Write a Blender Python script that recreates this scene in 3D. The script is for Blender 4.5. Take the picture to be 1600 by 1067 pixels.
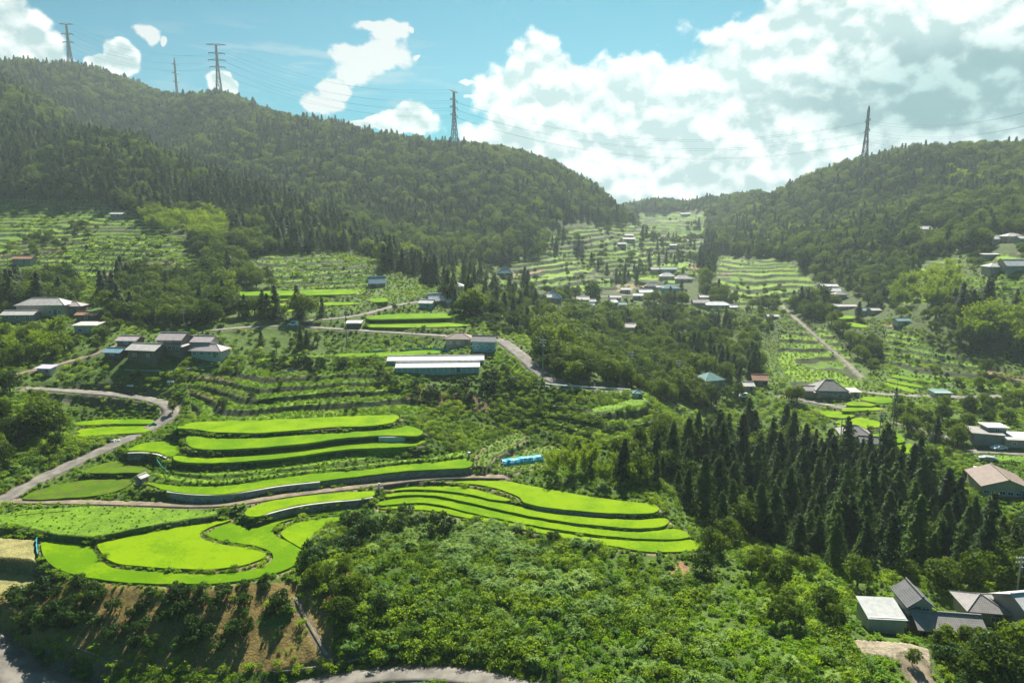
import bpy, math, random
import numpy as np
from mathutils import Vector
from mathutils.geometry import delaunay_2d_cdt
rnd = random.Random(7); rs = np.random.RandomState(11)
for o in list(bpy.data.objects): bpy.data.objects.remove(o)
sc = bpy.context.scene; C = sc.collection
# ------------------------------------------------------------------ camera, sky, sun, exposure
CZ = 75.0; F = 1067.0; PITCH = math.radians(10.0)
SUN_EL = math.radians(44); SUN_AZ = math.radians(9)
cd = bpy.data.cameras.new('camera'); cam = bpy.data.objects.new('camera', cd); C.objects.link(cam)
cam.location = (0, 0, CZ); cam.rotation_euler = (math.pi/2 - PITCH, 0, 0)
cd.sensor_width = 36; cd.lens = 36*F/1600; cd.clip_start = 0.5; cd.clip_end = 9000
sc.camera = cam
sc.view_settings.view_transform = 'Standard'; sc.view_settings.look = 'None'
sc.view_settings.exposure = 1.3; sc.view_settings.gamma = 1
sc.cycles.volume_bounces = 0; sc.cycles.max_bounces = 6; sc.cycles.transmission_bounces = 3
sc.cycles.diffuse_bounces = 3; sc.cycles.glossy_bounces = 2
sun_d = bpy.data.lights.new('sun', 'SUN'); sun_d.energy = 5.0; sun_d.angle = math.radians(.5); sun_d.color = (1, .95, .86)
sun = bpy.data.objects.new('sun', sun_d); C.objects.link(sun)
sdir = Vector((math.sin(SUN_AZ)*math.cos(SUN_EL), math.cos(SUN_AZ)*math.cos(SUN_EL), math.sin(SUN_EL)))
sun.rotation_euler = sdir.to_track_quat('Z', 'Y').to_euler(); sun.location = (0, 0, 400)

def raydir(px, py):
    u = (533.5-py)/F; x = (px-800)/F
    return np.array([x, math.cos(PITCH)+u*math.sin(PITCH), -math.sin(PITCH)+u*math.cos(PITCH)])
def angles(px, py):
    d = raydir(px, py); return math.atan2(d[0], d[1]), d[2]/math.hypot(d[0], d[1])

class N:      # small node-graph helper
    def __init__(s, t): s.t = t
    def new(s, typ, **k):
        n = s.t.nodes.new(typ)
        for a, v in k.items(): setattr(n, a, v)
        return n
    def put(s, sock, v):
        if v is None: return
        if isinstance(v, bpy.types.NodeSocket): s.t.links.new(v, sock)
        else: sock.default_value = v
    def m(s, op, a, b=None, c=None, clamp=False):
        n = s.new('ShaderNodeMath', operation=op, use_clamp=clamp)
        s.put(n.inputs[0], a); s.put(n.inputs[1], b); s.put(n.inputs[2], c); return n.outputs[0]
    def vm(s, op, a, b=None):
        n = s.new('ShaderNodeVectorMath', operation=op); s.put(n.inputs[0], a); s.put(n.inputs[1], b)
        return n.outputs['Value'] if op == 'LENGTH' else n.outputs[0]
    def noise(s, v, scale, det=4, rough=.55):
        n = s.new('ShaderNodeTexNoise'); s.put(n.inputs['Vector'], v)
        n.inputs['Scale'].default_value = scale; n.inputs['Detail'].default_value = det; n.inputs['Roughness'].default_value = rough
        return n.outputs['Fac']
    def ramp(s, f, a, b, lo=0., hi=1., smooth=True):
        n = s.new('ShaderNodeMapRange', interpolation_type='SMOOTHSTEP' if smooth else 'LINEAR')
        s.put(n.inputs['Value'], f); s.put(n.inputs['From Min'], a); s.put(n.inputs['From Max'], b)
        n.inputs['To Min'].default_value = lo; n.inputs['To Max'].default_value = hi; return n.outputs['Result']
    def mix(s, f, a, b, blend='MIX'):
        n = s.new('ShaderNodeMix', data_type='RGBA', blend_type=blend)
        s.put(n.inputs[0], f)
        for i, v in ((6, a), (7, b)):
            if isinstance(v, tuple) and len(v) == 3: v = v+(1,)
            s.put(n.inputs[i], v)
        return n.outputs[2]

world = bpy.data.worlds.new('World'); sc.world = world; world.use_nodes = True
w = N(world.node_tree); wn = world.node_tree.nodes
bg = wn['Background']
sky = w.new('ShaderNodeTexSky', sky_type='NISHITA', sun_disc=False, sun_elevation=SUN_EL, sun_rotation=SUN_AZ)
sky.air_density = 1.0; sky.dust_density = 0.6; sky.ozone_density = 2.0
tc = w.new('ShaderNodeTexCoord'); D = tc.outputs['Generated']
sp = w.new('ShaderNodeSeparateXYZ'); w.put(sp.inputs[0], D)
az = w.m('ARCTAN2', sp.outputs[0], sp.outputs[1])
hor = w.m('SQRT', w.m('ADD', w.m('MULTIPLY', sp.outputs[0], sp.outputs[0]), w.m('MULTIPLY', sp.outputs[1], sp.outputs[1])))
vv = w.m('DIVIDE', sp.outputs[2], w.m('MAXIMUM', hor, .05))
cb = w.new('ShaderNodeCombineXYZ'); w.put(cb.inputs[0], az); w.put(cb.inputs[1], vv); P0 = cb.outputs[0]
def cloud_field(blobs, P):
    cur = None
    for (px, py, rx, ry) in blobs:
        a, v = angles(px, py)
        d = w.vm('LENGTH', w.vm('MULTIPLY', w.vm('SUBTRACT', P, (a, v, 0)), (F/rx, F/ry, 0)))
        d = w.m('SUBTRACT', 1., d)
        cur = d if cur is None else w.m('SMOOTH_MAX', cur, d, .15)
    return cur
big = [(840,160,105,85),(900,230,190,125),(1000,165,130,80),(1120,150,130,75),(1215,95,90,75),(1250,60,62,52),(1360,70,150,95),(1480,60,220,130),
       (1250,200,320,150),(1500,200,320,190),(1040,270,260,110),(1700,150,330,260),(880,120,45,36),(20,75,62,48),(75,95,34,25),(-60,60,90,70),
       (188,92,25,24),(150,98,18,10),(640,188,46,30),(600,192,26,14),(560,196,60,10),(340,128,22,20),(-200,120,160,70)]
lens = [(592,46,44,13),(606,60,26,12),(575,88,62,20),(556,108,42,22),(525,135,30,18),(505,158,34,14),(228,57,18,12),(258,67,6,5),(644,52,6,4),(648,86,7,4),(732,126,11,6),(735,150,10,5)]
nz = w.noise(w.vm('MULTIPLY', P0, (1, 1.25, 1)), 9., 6, .62)
nz2 = w.noise(w.vm('ADD', P0, (3.1, .02, 0)), 30., 4, .6)
def warp(P, sc_, amp):
    n_ = w.new('ShaderNodeTexNoise'); w.put(n_.inputs['Vector'], P); n_.inputs['Scale'].default_value = sc_; n_.inputs['Detail'].default_value = 3; n_.inputs['Roughness'].default_value = .6
    return w.vm('ADD', P, w.vm('MULTIPLY', w.vm('SUBTRACT', n_.outputs['Color'], (.5, .5, .5)), (amp, amp*.8, 0)))
PB = warp(P0, 14, .06); PLn = warp(P0, 20, .05)
f1 = w.m('ADD', cloud_field(big, PB), w.m('MULTIPLY', w.m('SUBTRACT', nz, .5), .85))
f1 = w.m('ADD', f1, .06)
f1 = w.m('ADD', f1, w.m('MULTIPLY', w.m('SUBTRACT', nz2, .5), .5))
def puff(P, s):
    v = w.new('ShaderNodeTexVoronoi', feature='F1'); v.inputs['Scale'].default_value = s; w.put(v.inputs['Vector'], P); return v.outputs['Distance']
PW = warp(P0, 25, .022); PWs = w.vm('ADD', PW, (.004, .013, 0))
pf = w.m('ADD', w.m('MULTIPLY', puff(PW, 17), .6), w.m('MULTIPLY', puff(PW, 42), .4)); pfs = w.m('ADD', w.m('MULTIPLY', puff(PWs, 17), .6), w.m('MULTIPLY', puff(PWs, 42), .4))
f1 = w.m('ADD', f1, w.m('MULTIPLY', w.m('SUBTRACT', .45, pf), .55))
f2 = w.m('ADD', cloud_field(lens, PLn), w.m('MULTIPLY', w.m('SUBTRACT', nz2, .5), .9))
f2 = w.m('ADD', f2, w.m('MULTIPLY', w.m('SUBTRACT', nz, .5), 1.5))
m1 = w.ramp(f1, -.03, .20); m2 = w.ramp(f2, -.02, .34)
# light from the sun side: compare the field with the field a little toward the sun
nzs = w.noise(w.vm('MULTIPLY', w.vm('ADD', P0, (.004, .016, 0)), (1, 1.25, 1)), 9., 6, .62)
rel = w.m('ADD', w.m('MULTIPLY', w.m('SUBTRACT', nz, nzs), 3.0), w.m('MULTIPLY', w.m('SUBTRACT', pfs, pf), 1.9))
deep = w.ramp(f1, .12, .62)
shade = w.m('SUBTRACT', w.m('ADD', .98, rel), w.m('MULTIPLY', deep, .30))
a0, v0 = angles(1530, 140)
dk = w.ramp(w.m('ADD', w.vm('LENGTH', w.vm('MULTIPLY', w.vm('SUBTRACT', P0, (a0, v0, 0)), (F/260, F/75, 0))), w.m('SUBTRACT', nz, .5)), .3, 1.3, 1., 0.)
shade = w.m('MAXIMUM', w.m('MINIMUM', shade, 1.12), .42)
ccol = w.mix(w.ramp(shade, .42, 1.1, smooth=False), (2.9, 4.1, 4.2), (7.6, 7.7, 7.6)); ccol = w.mix(w.m('MULTIPLY', dk, .9), ccol, w.mix(w.ramp(shade, .5, 1.05), (.1, 1.25, 1.55), (1.8, 3.4, 3.5)))
streak = w.noise(w.vm('MULTIPLY', w.vm('ADD', P0, (0, 0, 0)), (3, 16, 1)), 3.2, 5, .55)
aL, vL = angles(470, 110)
sl = w.ramp(w.vm('LENGTH', w.vm('MULTIPLY', w.vm('SUBTRACT', P0, (aL, vL, 0)), (F/330, F/75, 0))), .2, 1.1, 1., 0.)
sm = w.m('MULTIPLY', w.m('MULTIPLY', w.ramp(streak, .50, .66), sl), .55)
skyc = w.mix(1., sky.outputs[0], (.0, .40, .45), 'MULTIPLY')
col = w.mix(sm, skyc, (3.0, 4.0, 4.4)); col = w.mix(m1, col, ccol); col = w.mix(m2, col, (5.3, 5.5, 5.5))
w.put(bg.inputs[0], col); bg.inputs[1].default_value = .055

# ------------------------------------------------------------------ terrain
def pip(X, Y, poly):
    X = np.asarray(X); inside = np.zeros(X.shape, bool); n = len(poly); j = n-1
    for i in range(n):
        xi, yi = poly[i]; xj, yj = poly[j]
        if yi != yj:
            c = ((yi > Y) != (yj > Y)) & (X < (xj-xi)*(Y-yi)/(yj-yi)+xi); inside ^= c
        j = i
    return inside
def segdist(X, Y, pts, closed=False):
    d = np.full(X.shape, 1e9); par = np.zeros(X.shape); s0 = 0.
    n = len(pts); rng = range(n if closed else n-1)
    for i in rng:
        ax, ay = pts[i][:2]; bx, by = pts[(i+1) % n][:2]; L2 = (bx-ax)**2+(by-ay)**2+1e-12
        t = np.clip(((X-ax)*(bx-ax)+(Y-ay)*(by-ay))/L2, 0, 1)
        dd = np.hypot(X-ax-t*(bx-ax), Y-ay-t*(by-ay)); m = dd < d
        d = np.where(m, dd, d); par = np.where(m, i+t, par)
    return d, par
# control points: pixel of bare ground and its distance ahead
CT = [(600,1060,89),(600,1000,95),(600,900,112),(300,1060,89.5),(500,1050,90.5),(150,1050,90.5),(0,1060,89),(0,990,97),(300,945,104),(60,930,104),(-60,945,103),(460,930,107),(60,860,112),(900,1050,84),(900,950,98),(900,880,114),
 (1100,1050,82),(1100,950,99),(1250,1050,79),(1250,950,97),(1400,1060,80),(1400,985,95),(1500,1000,93),(1600,1000,93),(1600,1060,84),(1640,880,118),
 (0,790,130),(-100,790,130),(100,735,142),(290,640,166),(50,640,165),(-100,640,165),(400,640,168),(600,640,168),(200,600,178),(0,600,178),(600,600,188),(400,600,186),
 (600,560,208),(400,560,210),(250,548,206),(50,580,190),(-100,580,195),(80,494,240),(-100,490,240),(200,500,240),(400,510,232),(600,505,245),(740,540,216),(600,475,268),
 (450,460,285),(250,450,290),(100,400,325),(-100,400,325),(250,380,345),(100,320,425),(-100,320,430),(330,400,340),(430,400,350),(560,420,335),(700,450,310),(640,440,320),
 (0,240,500),(0,170,560),(0,148,600),(-150,120,600),(200,270,455),(200,222,520),(330,340,420),(330,290,470),(480,380,400),(480,345,435),(600,405,390),
 (350,280,600),(110,180,700),(110,110,950),(340,152,850),(340,220,700),(500,195,780),(500,280,620),(500,330,540),(640,395,470),(640,300,610),(700,230,720),(750,400,480),(850,395,500),
 (850,264,720),(850,320,610),(930,302,760),(940,380,560),(960,360,640),(800,350,560),(975,333,900),(1000,326,1150),(780,430,400),(850,440,420),(930,420,520),(-100,240,480),(-150,160,900),(0,122,930),(200,246,640),(100,196,680),(200,204,800),(100,165,800),(330,302,560),
 (1050,350,980),(980,382,790),(1045,432,490),(1100,405,620),(1100,475,405),(980,470,410),(880,470,370),(860,520,280),(1000,510,340),(930,560,250),(1050,600,235),(1150,600,245),
 (850,600,190),(980,612,190),(800,560,205),(880,650,165),(1000,700,162),(940,690,158),(1060,750,148),(1150,850,125),(1180,800,150),(1200,720,180),(1300,720,180),(1400,760,160),(1300,850,132),(1400,880,118),
 (1100,680,195),(1290,612,235),(1345,665,205),(1345,690,192),(1190,640,225),(1450,620,236),(1600,618,236),(1750,618,236),(1550,690,186),(1640,700,182),(1570,765,155),(1700,765,150),(1480,780,152),(1450,700,188),
 (1290,560,300),(1200,475,405),(1180,430,460),(1130,352,840),(1130,380,640),(1300,462,400),(1350,490,345),(1420,560,285),(1500,520,292),(1600,520,285),(1450,440,362),(1300,405,470),(1600,378,368),(1580,420,325),
 (1700,420,320),(1450,370,440),(1450,330,520),(1500,236,640),(1600,238,610),(1750,235,600),(1358,266,660),(1358,330,600),(1250,280,760),(1200,350,690),(1200,288,840),(1100,312,1000),(1250,380,520),(1600,300,500),(1040,322,1120),
 (780,500,260),(780,470,300)]
# ground falls away behind the skylines (x, y, z)
CW = [(-700,1300,60),(-350,1250,60),(-80,1150,20),(60,1500,0),(200,1500,10),(330,1200,10),(560,1100,10),(900,1000,20),(-900,800,60),(0,2600,-30),(1200,2600,-30),(-1200,2600,-30),(-250,1000,90),(-60,930,50),(90,980,45),
      (-30,50,5),(30,50,5),(-60,60,5),(60,60,5),(0,30,4),(-420,730,120),(320,830,70)]
xs = []
for px, py, Y in CT:
    d = raydir(px, py); t = Y/d[1]; xs.append((d[0]*t, Y, d[2]*t))
for x, y, z in CW: xs.append((x, y, z-CZ))
def rbf_fit(P, lam):
    P = np.array(P, float); r = np.hypot(P[:, 0], P[:, 1]); q = np.stack([np.arctan2(P[:, 0], P[:, 1]), np.log(r)], 1); s = P[:, 2]/r
    def K(a, b):
        d2 = ((a[:, None, :]-b[None])**2).sum(2); return .5*d2*np.log(d2+1e-12)
    n = len(q); A = np.zeros((n+3, n+3)); A[:n, :n] = K(q, q)+lam*np.eye(n); A[:n, n] = 1; A[:n, n+1:] = q; A[n, :n] = 1; A[n+1:, :n] = q.T
    co = np.linalg.solve(A, np.concatenate([s, np.zeros(3)]))
    def ev(X, Y):
        X = np.asarray(X, float); sh = X.shape; X = X.ravel(); Y = np.asarray(Y, float).ravel(); out = np.zeros(len(X))
        for i in range(0, len(X), 20000):
            rr = np.hypot(X[i:i+20000], Y[i:i+20000]); qq = np.stack([np.arctan2(X[i:i+20000], Y[i:i+20000]), np.log(rr)], 1)
            out[i:i+20000] = (K(qq, q)@co[:n]+co[n]+qq@co[n+1:])*rr
        return out.reshape(sh)+CZ
    return ev
base1 = rbf_fit(xs, 2e-4)
TT = np.exp(np.linspace(math.log(60), math.log(2400), 700))
def cast_f(fn, px, py):
    d = raydir(px, py); X = d[0]*TT; Y = d[1]*TT; Z = CZ+d[2]*TT; g = fn(X, Y); b = Z < g
    i = int(np.argmax(b)) if b.any() else len(TT)-1
    if i == 0: return (X[0], Y[0], g[0])
    a0 = Z[i-1]-g[i-1]; a1 = g[i]-Z[i]; t = TT[i-1]+(TT[i]-TT[i-1])*a0/max(a0+a1, 1e-9)
    p = d*t; return (p[0], p[1], CZ+p[2])
def on_plane(px, py, z):
    d = raydir(px, py); t = (z-CZ)/d[2]; return (d[0]*t, d[1]*t)

# flat patches: name -> (how its height is found, pixel outline, kind)
PATCH = {}
def patch(name, z, poly, kind='rice'): PATCH[name] = dict(z=z, px=poly, kind=kind)
def step(parent, px, pyb, pyf, gap=.25):      # wall from the lower patch's back edge up to this one's front edge
    Y = on_plane(px, pyb, PATCH[parent]['z'])[1]+gap; d = raydir(px, pyf); return CZ+d[2]*Y/d[1]
patch('F1', CZ-57.9, [(64,848),(70,845),(122,850),(140,853),(147,862),(157,875),(172,885),(200,890),(250,894),(320,897),(375,893),(410,885),(426,873),(423,862),(405,854),(385,850),(348,844),(327,838),(326,832),(341,823),(360,817),(372,820),(385,820),(388,829),(395,825),(410,822),(440,810),(480,802),(520,797),(560,794),(557,797),(520,801),(470,807),(438,816),(426,826),(431,837),(450,846),(470,858),(478,863),(470,875),(450,888),(420,898),(380,906),(330,911),(260,912),(180,908),(120,898),(85,885),(68,868)])
z1 = PATCH['F1']['z']
patch('F2', z1+.25, [(362,811),(330,822),(313,832),(317,842),(345,850),(390,857),(411,863),(416,867),(405,874),(375,883),(320,889),(240,886),(185,880),(168,873),(157,861),(152,850),(165,846),(230,832),(300,820)])
patch('F3', z1+.15, [(540,806),(500,810),(470,815),(451,822),(439,832),(446,841),(461,850),(475,858),(483,858),(486,845),(489,835),(499,826),(520,816),(540,810)])
patch('F4', step('F1',470,802,789), [(385,805),(405,806),(430,797),(470,788),(520,782),(560,779),(584,774),(580,767),(540,769),(480,774),(430,781),(400,789),(384,798)])
patch('F14', step('F2',230,832,823), [(-60,812),(0,803),(40,796),(95,793),(130,790),(200,792),(260,794),(335,798),(340,802),(330,806),(260,816),(200,828),(150,838),(130,838),(90,835),(60,828),(20,819),(-60,822)], 'meadow')
patch('F15', z1+.1, [(-60,838),(0,840),(57,843),(54,876),(0,873),(-60,872)], 'drygrass')
patch('F16', z1-2.6, [(-60,890),(0,893),(48,896),(66,912),(0,928),(-60,940)], 'drygrass')
patch('F5', step('F4',500,774,752,4.0), [(227,753),(260,757),(300,760),(350,759),(400,752),(450,743),(500,738),(560,735),(620,727),(680,721),(733,716),(735,729),(700,732),(640,735),(600,739),(550,745),(500,751),(440,757),(400,764),(350,772),(300,771),(262,766),(235,757)])
patch('F6', step('F5',400,752,748), [(240,738),(300,747),(340,750),(400,742),(470,735),(540,729),(600,721),(680,714),(722,703),(728,706),(725,712),(680,718),(600,724),(540,731),(470,738),(400,748),(340,755),(290,753),(250,746)], 'weeds')
patch('F7', step('F6',400,742,738), [(266,732),(330,738),(400,732),(480,721),(540,714),(600,707),(640,704),(630,710),(600,713),(540,721),(470,729),(400,738),(330,743),(270,738)], 'weeds')
patch('F8', step('F7',400,732,720), [(275,712),(330,716),(400,710),(460,702),(520,694),(580,690),(640,687),(665,688),(655,694),(640,697),(600,699),(540,702),(460,713),(400,719),(330,723),(290,722),(272,718)])
#patch('F8b', PATCH['F8']['z']+.1, [(668,687),(690,682),(705,688),(700,696),(680,699),(660,698)], 'meadow')
patch('F9', step('F8',400,710,700), [(296,681),(340,685),(400,684),(480,679),(560,674),(620,669),(635,665),(655,670),(661,676),(650,681),(600,680),(540,684),(480,692),(420,698),(350,702),(310,701),(294,695),(291,688)])
patch('F10', step('F9',400,684,677), [(276,668),(300,660),(340,658),(400,656),(460,654),(540,650),(600,648),(620,648),(623,654),(612,660),(580,665),(520,667),(450,673),(400,676),(340,675),(300,670)])
patch('F13', step('F14',150,790,776,4.0), [(35,778),(60,765),(100,755),(150,748),(203,748),(203,757),(180,768),(150,774),(100,778),(60,780)], 'thinrice')
patch('F12', step('F13',150,748,740), [(128,736),(150,727),(180,720),(208,721),(226,729),(236,738),(200,738),(170,739),(130,738)], 'thinrice')
patch('F11', step('F12',215,722,705,.6), [(200,703),(215,695),(240,690),(276,690),(281,697),(279,708),(274,711),(262,712),(245,706),(220,704)])
patch('L2', step('F11',215,696,682,8.), [(118,676),(130,670),(180,666),(225,665),(240,668),(228,675),(180,678),(140,681),(120,681)])
patch('L1', step('L2',180,666,663,.2), [(118,660),(160,655),(230,655),(262,658),(245,662),(180,662),(125,664)])
patch('G5', z1-.5, [(592,794),(620,791),(660,789),(700,795),(740,803),(800,816),(860,829),(920,839),(980,844),(1040,846),(1080,843),(1094,853),(1085,860),(1040,862),(1000,860),(960,853),(900,843),(840,831),(780,819),(720,807),(680,798),(640,795)])
patch('G4', step('G5',820,821,818), [(582,786),(620,779),(680,777),(720,785),(760,795),(820,808),(880,819),(940,827),(1000,831),(1050,826),(1065,828),(1078,838),(1050,842),(1000,841),(940,836),(880,828),(820,818),(770,808),(720,797),(690,789),(650,785),(600,789)])
patch('G3', step('G4',820,808,804), [(602,771),(650,768),(700,771),(740,777),(780,784),(820,793),(880,803),(940,809),(1000,812),(1038,809),(1045,815),(1035,822),(1000,825),(940,821),(880,814),(820,804),(770,793),(720,782),(680,774),(640,773),(603,776)])
patch('G1', step('G3',860,800,793), [(700,749),(745,749),(790,751),(820,757),(870,766),(920,775),(980,783),(1022,788),(1030,795),(1020,801),(980,802),(920,799),(860,793),(820,785),(811,776),(790,767),(760,759),(720,754),(680,753),(650,754)])
patch('G2', PATCH['G1']['z']-.45, [(600,761),(640,758),(700,759),(740,764),(770,772),(798,780),(790,782),(765,779),(740,773),(700,767),(650,764),(600,767)])
patch('V2', step('G1',790,751,741,2.), [(772,733),(800,712),(830,702),(860,695),(885,705),(880,712),(830,730),(790,741)], 'garden')
patch('V1', PATCH['V2']['z']+1.3, [(745,715),(760,698),(790,682),(815,675),(822,684),(795,700),(772,712),(760,730),(745,728)], 'garden')
AB = [('P1',[(530,553),(600,551),(660,547),(688,548),(685,552),(620,556),(530,560)],'rice'),('P2',[(408,560),(470,557),(526,553),(525,556),(470,560),(410,564)],'rice'),
 ('S1',[(348,457),(540,452),(556,455),(545,460),(350,462)],'rice'),('S2',[(342,465),(500,462),(520,465),(440,469),(345,472)],'rice'),('S3',[(375,476),(440,474),(550,472),(562,475),(450,480),(378,481)],'rice'),
 ('S4',[(382,484),(455,483),(462,486),(385,489)],'rice'),('P7',[(575,494),(620,490),(690,489),(718,491),(712,496),(640,498),(580,499)],'rice'),('P8',[(578,505),(640,503),(690,503),(738,508),(680,511),(580,511)],'rice'),
 ('P9',[(578,467),(602,465),(606,471),(582,472)],'rice'),('R1',[(1347,620),(1388,621),(1397,627),(1375,630),(1345,624)],'rice'),
 ('R2',[(1330,627),(1365,631),(1362,634),(1324,633)],'rice'),('R3',[(1322,637),(1370,636),(1380,640),(1318,642)],'rice'),('R4',[(1285,641),(1310,642),(1335,649),(1315,653),(1285,649)],'rice'),
 ('R5',[(1310,656),(1345,652),(1376,660),(1372,667),(1340,670),(1312,668)],'rice'),('R6',[(1362,679),(1400,676),(1413,690),(1368,690)],'rice'),('R7',[(1370,696),(1420,693),(1430,705),(1400,712),(1372,708)],'rice'),
 ('R8',[(1395,585),(1470,597),(1466,600),(1393,589)],'rice'),('R9',[(1390,592),(1442,603),(1440,606),(1388,596)],'rice'),('R10',[(1385,598),(1430,609),(1425,613),(1385,602)],'rice'),
 ('R11',[(1300,492),(1340,494),(1345,497),(1300,498)],'rice'),('R12',[(1320,503),(1352,507),(1350,512),(1318,508)],'rice'),('R13',[(955,527),(985,528),(985,531),(955,531)],'rice'),
 ('M1',[(925,638),(960,631),(1000,619),(1015,624),(1005,631),(960,640),(928,644)],'meadow'),
 #('Q1',[(140,606),(240,604),(285,600),(285,606),(240,608),(150,611)],'meadow'),('Q2',[(260,600),(400,590),(420,592),(330,600),(262,604)],'weeds'),
 
 ('Y1',[(1332,998),(1415,1003),(1452,1012),(1455,1045),(1425,1045),(1395,1026),(1345,1020)],'yard'),
 ('K1',[(1430,735),(1600,712),(1600,722),(1545,728)],'meadow')]
for nm, poly, kind in AB:
    cx = sum(p[0] for p in poly)/len(poly); cy = sum(p[1] for p in poly)/len(poly)
    if nm == 'K1': poly = [(1535,710),(1600,712),(1650,715),(1650,724),(1600,722),(1540,718)]; cx, cy = 1580, 716
    patch(nm, float(cast_f(base1, cx, cy)[2]), poly, kind)
for p in PATCH.values(): p['w'] = [on_plane(x, y, p['z']) for x, y in p['px']]
xs2 = list(xs)
for p in PATCH.values():
    W = p['w']
    for i in range(len(W)):
        a = W[i]; b = W[(i+1) % len(W)]; L = math.hypot(b[0]-a[0], b[1]-a[1]); n = max(1, int(L/9))
        for k in range(n):
            t = k/n; xs2.append((a[0]+(b[0]-a[0])*t, a[1]+(b[1]-a[1])*t, p['z']-.4-CZ))
# drop manual controls that sit close to patches
def near_patch(x, y):
    for p in PATCH.values():
        xx = [q[0] for q in p['w']]; yy = [q[1] for q in p['w']]
        if min(xx)-5 < x < max(xx)+5 and min(yy)-5 < y < max(yy)+5: return True
    return False
xs2 = [q for i, q in enumerate(xs2) if i >= len(xs) or not near_patch(q[0], q[1])]
base2 = rbf_fit(xs2, 8e-4)
NT = 1250; th = np.radians(np.linspace(-47, 47, NT))
rr = np.concatenate([np.arange(40, 92, .6), np.arange(92, 190, .34), np.exp(np.arange(math.log(190), math.log(1650), .0036))]); NR = len(rr)
def vnoise(x, y, scale, seed, oct=4):
    out = 0; amp = 1; tot = 0
    for o in range(oct):
        g = np.random.RandomState(seed+o).rand(256, 256); u = x/scale+seed*7.3; v = y/scale+seed*3.1
        i = np.floor(u).astype(int); j = np.floor(v).astype(int); fu = u-i; fv = v-j; fu = fu*fu*(3-2*fu); fv = fv*fv*(3-2*fv)
        a = g[i % 256, j % 256]; b = g[(i+1) % 256, j % 256]; c = g[i % 256, (j+1) % 256]; d = g[(i+1) % 256, (j+1) % 256]
        out = out+amp*((a*(1-fu)+b*fu)*(1-fv)+(c*(1-fu)+d*fu)*fv); tot += amp; amp *= .5; scale *= .5
    return out/tot-.5
ti = np.linspace(0, NT-1, 210).round().astype(int); ri = np.linspace(0, NR-1, 300).round().astype(int)
Tg, Rg = np.meshgrid(th[ti], rr[ri]); Zc = base2(Rg*np.sin(Tg), Rg*np.cos(Tg))
Zr = np.stack([np.interp(np.arange(NT), ti, row) for row in Zc]); H = np.stack([np.interp(np.arange(NR), ri, Zr[:, k]) for k in range(NT)], 1)
TH, RR = np.meshgrid(th, rr); GX = RR*np.sin(TH); GY = RR*np.cos(TH)
H += vnoise(GX, GY, 90, 3)*np.clip((RR-330)*.035, 0, 17)+vnoise(GX, GY, 9, 5)*np.clip(RR*.004, .3, 1.2)
# pixel position of every ground vertex
def project(X, Y, Z):
    dz = Z-CZ; f = Y*math.cos(PITCH)-dz*math.sin(PITCH); u = Y*math.sin(PITCH)+dz*math.cos(PITCH); f = np.maximum(f, 1e-3)
    return 800+F*X/f, 533.5-F*u/f
PX, PY = project(GX, GY, H)
# stepped fields: pixel outline of the area, height of a step
TERR = [('upper left terraces',[(-150,300),(60,305),(150,312),(225,335),(290,365),(330,395),(300,430),(200,430),(120,450),(0,480),(-150,480)],2.0),
 ('terraces above the paddies',[(400,395),(520,400),(600,430),(575,470),(500,452),(430,450),(400,430)],1.7),
 ('hamlet terraces',[(830,372),(960,345),(1000,332),(1110,335),(1130,380),(1100,430),(1000,455),(850,455),(760,440)],3.0),
 ('pass terraces',[(1130,400),(1230,405),(1275,440),(1265,475),(1150,480),(1110,450)],2.4),
 ('right slope terraces',[(1220,515),(1290,512),(1330,560),(1345,605),(1240,608),(1215,560)],1.8),
 ('weedy terraces',[(290,592),(430,568),(600,585),(640,615),(700,650),(640,646),(420,654),(300,655),(298,625)],1.5),
 ('ravine terraces',[(870,625),(1060,640),(1120,680),(1010,700),(900,690),(820,660)],1.6),
 ('right bank terraces',[(1380,500),(1500,560),(1600,585),(1600,612),(1470,600),(1380,575)],1.8),
 ('right hill clearing',[(1440,400),(1600,395),(1600,470),(1480,470),(1380,480)],2.2)]
FR = np.full(H.shape, -1.); TID = np.full(H.shape, -1)
for k, (nm, poly, hs) in enumerate(TERR):
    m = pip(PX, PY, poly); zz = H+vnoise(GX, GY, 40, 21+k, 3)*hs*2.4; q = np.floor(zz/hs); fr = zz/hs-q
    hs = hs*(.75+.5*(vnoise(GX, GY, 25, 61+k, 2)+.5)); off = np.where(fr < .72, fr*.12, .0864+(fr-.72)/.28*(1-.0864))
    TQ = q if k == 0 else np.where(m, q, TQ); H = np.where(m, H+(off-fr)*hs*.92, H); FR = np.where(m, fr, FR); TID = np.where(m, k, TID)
# patches
SD = np.full(H.shape, 99.); num = np.zeros(H.shape); den = np.zeros(H.shape); KIND = np.full(H.shape, '', dtype='U9'); INS = np.zeros(H.shape, bool); ZP = np.zeros(H.shape)
for p in PATCH.values():
    W = p['w']; xx = [q[0] for q in W]; yy = [q[1] for q in W]
    sel = (GX > min(xx)-4) & (GX < max(xx)+4) & (GY > min(yy)-4) & (GY < max(yy)+4); ii = np.nonzero(sel)
    X = GX[ii]; Y = GY[ii]; d, _ = segdist(X, Y, W, True); ins = pip(X, Y, W); sd = np.where(ins, -d, d)
    low = .45 if p['kind'] in ('rice', 'thinrice') else 0.
    cur = SD[ii]; SD[ii] = np.minimum(cur, sd); KIND[ii] = np.where(sd < cur, p['kind'], KIND[ii])
    ZP[ii] = np.where(ins, p['z']-low, ZP[ii]); INS[ii] |= ins
    wgt = np.where(d < 4, (1/np.maximum(d, .15)-.25)**2, 0); num[ii] += wgt*(p['z']-.3); den[ii] += wgt
H = np.where(INS, ZP, (num+H*.12)/(den+.12))
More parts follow.
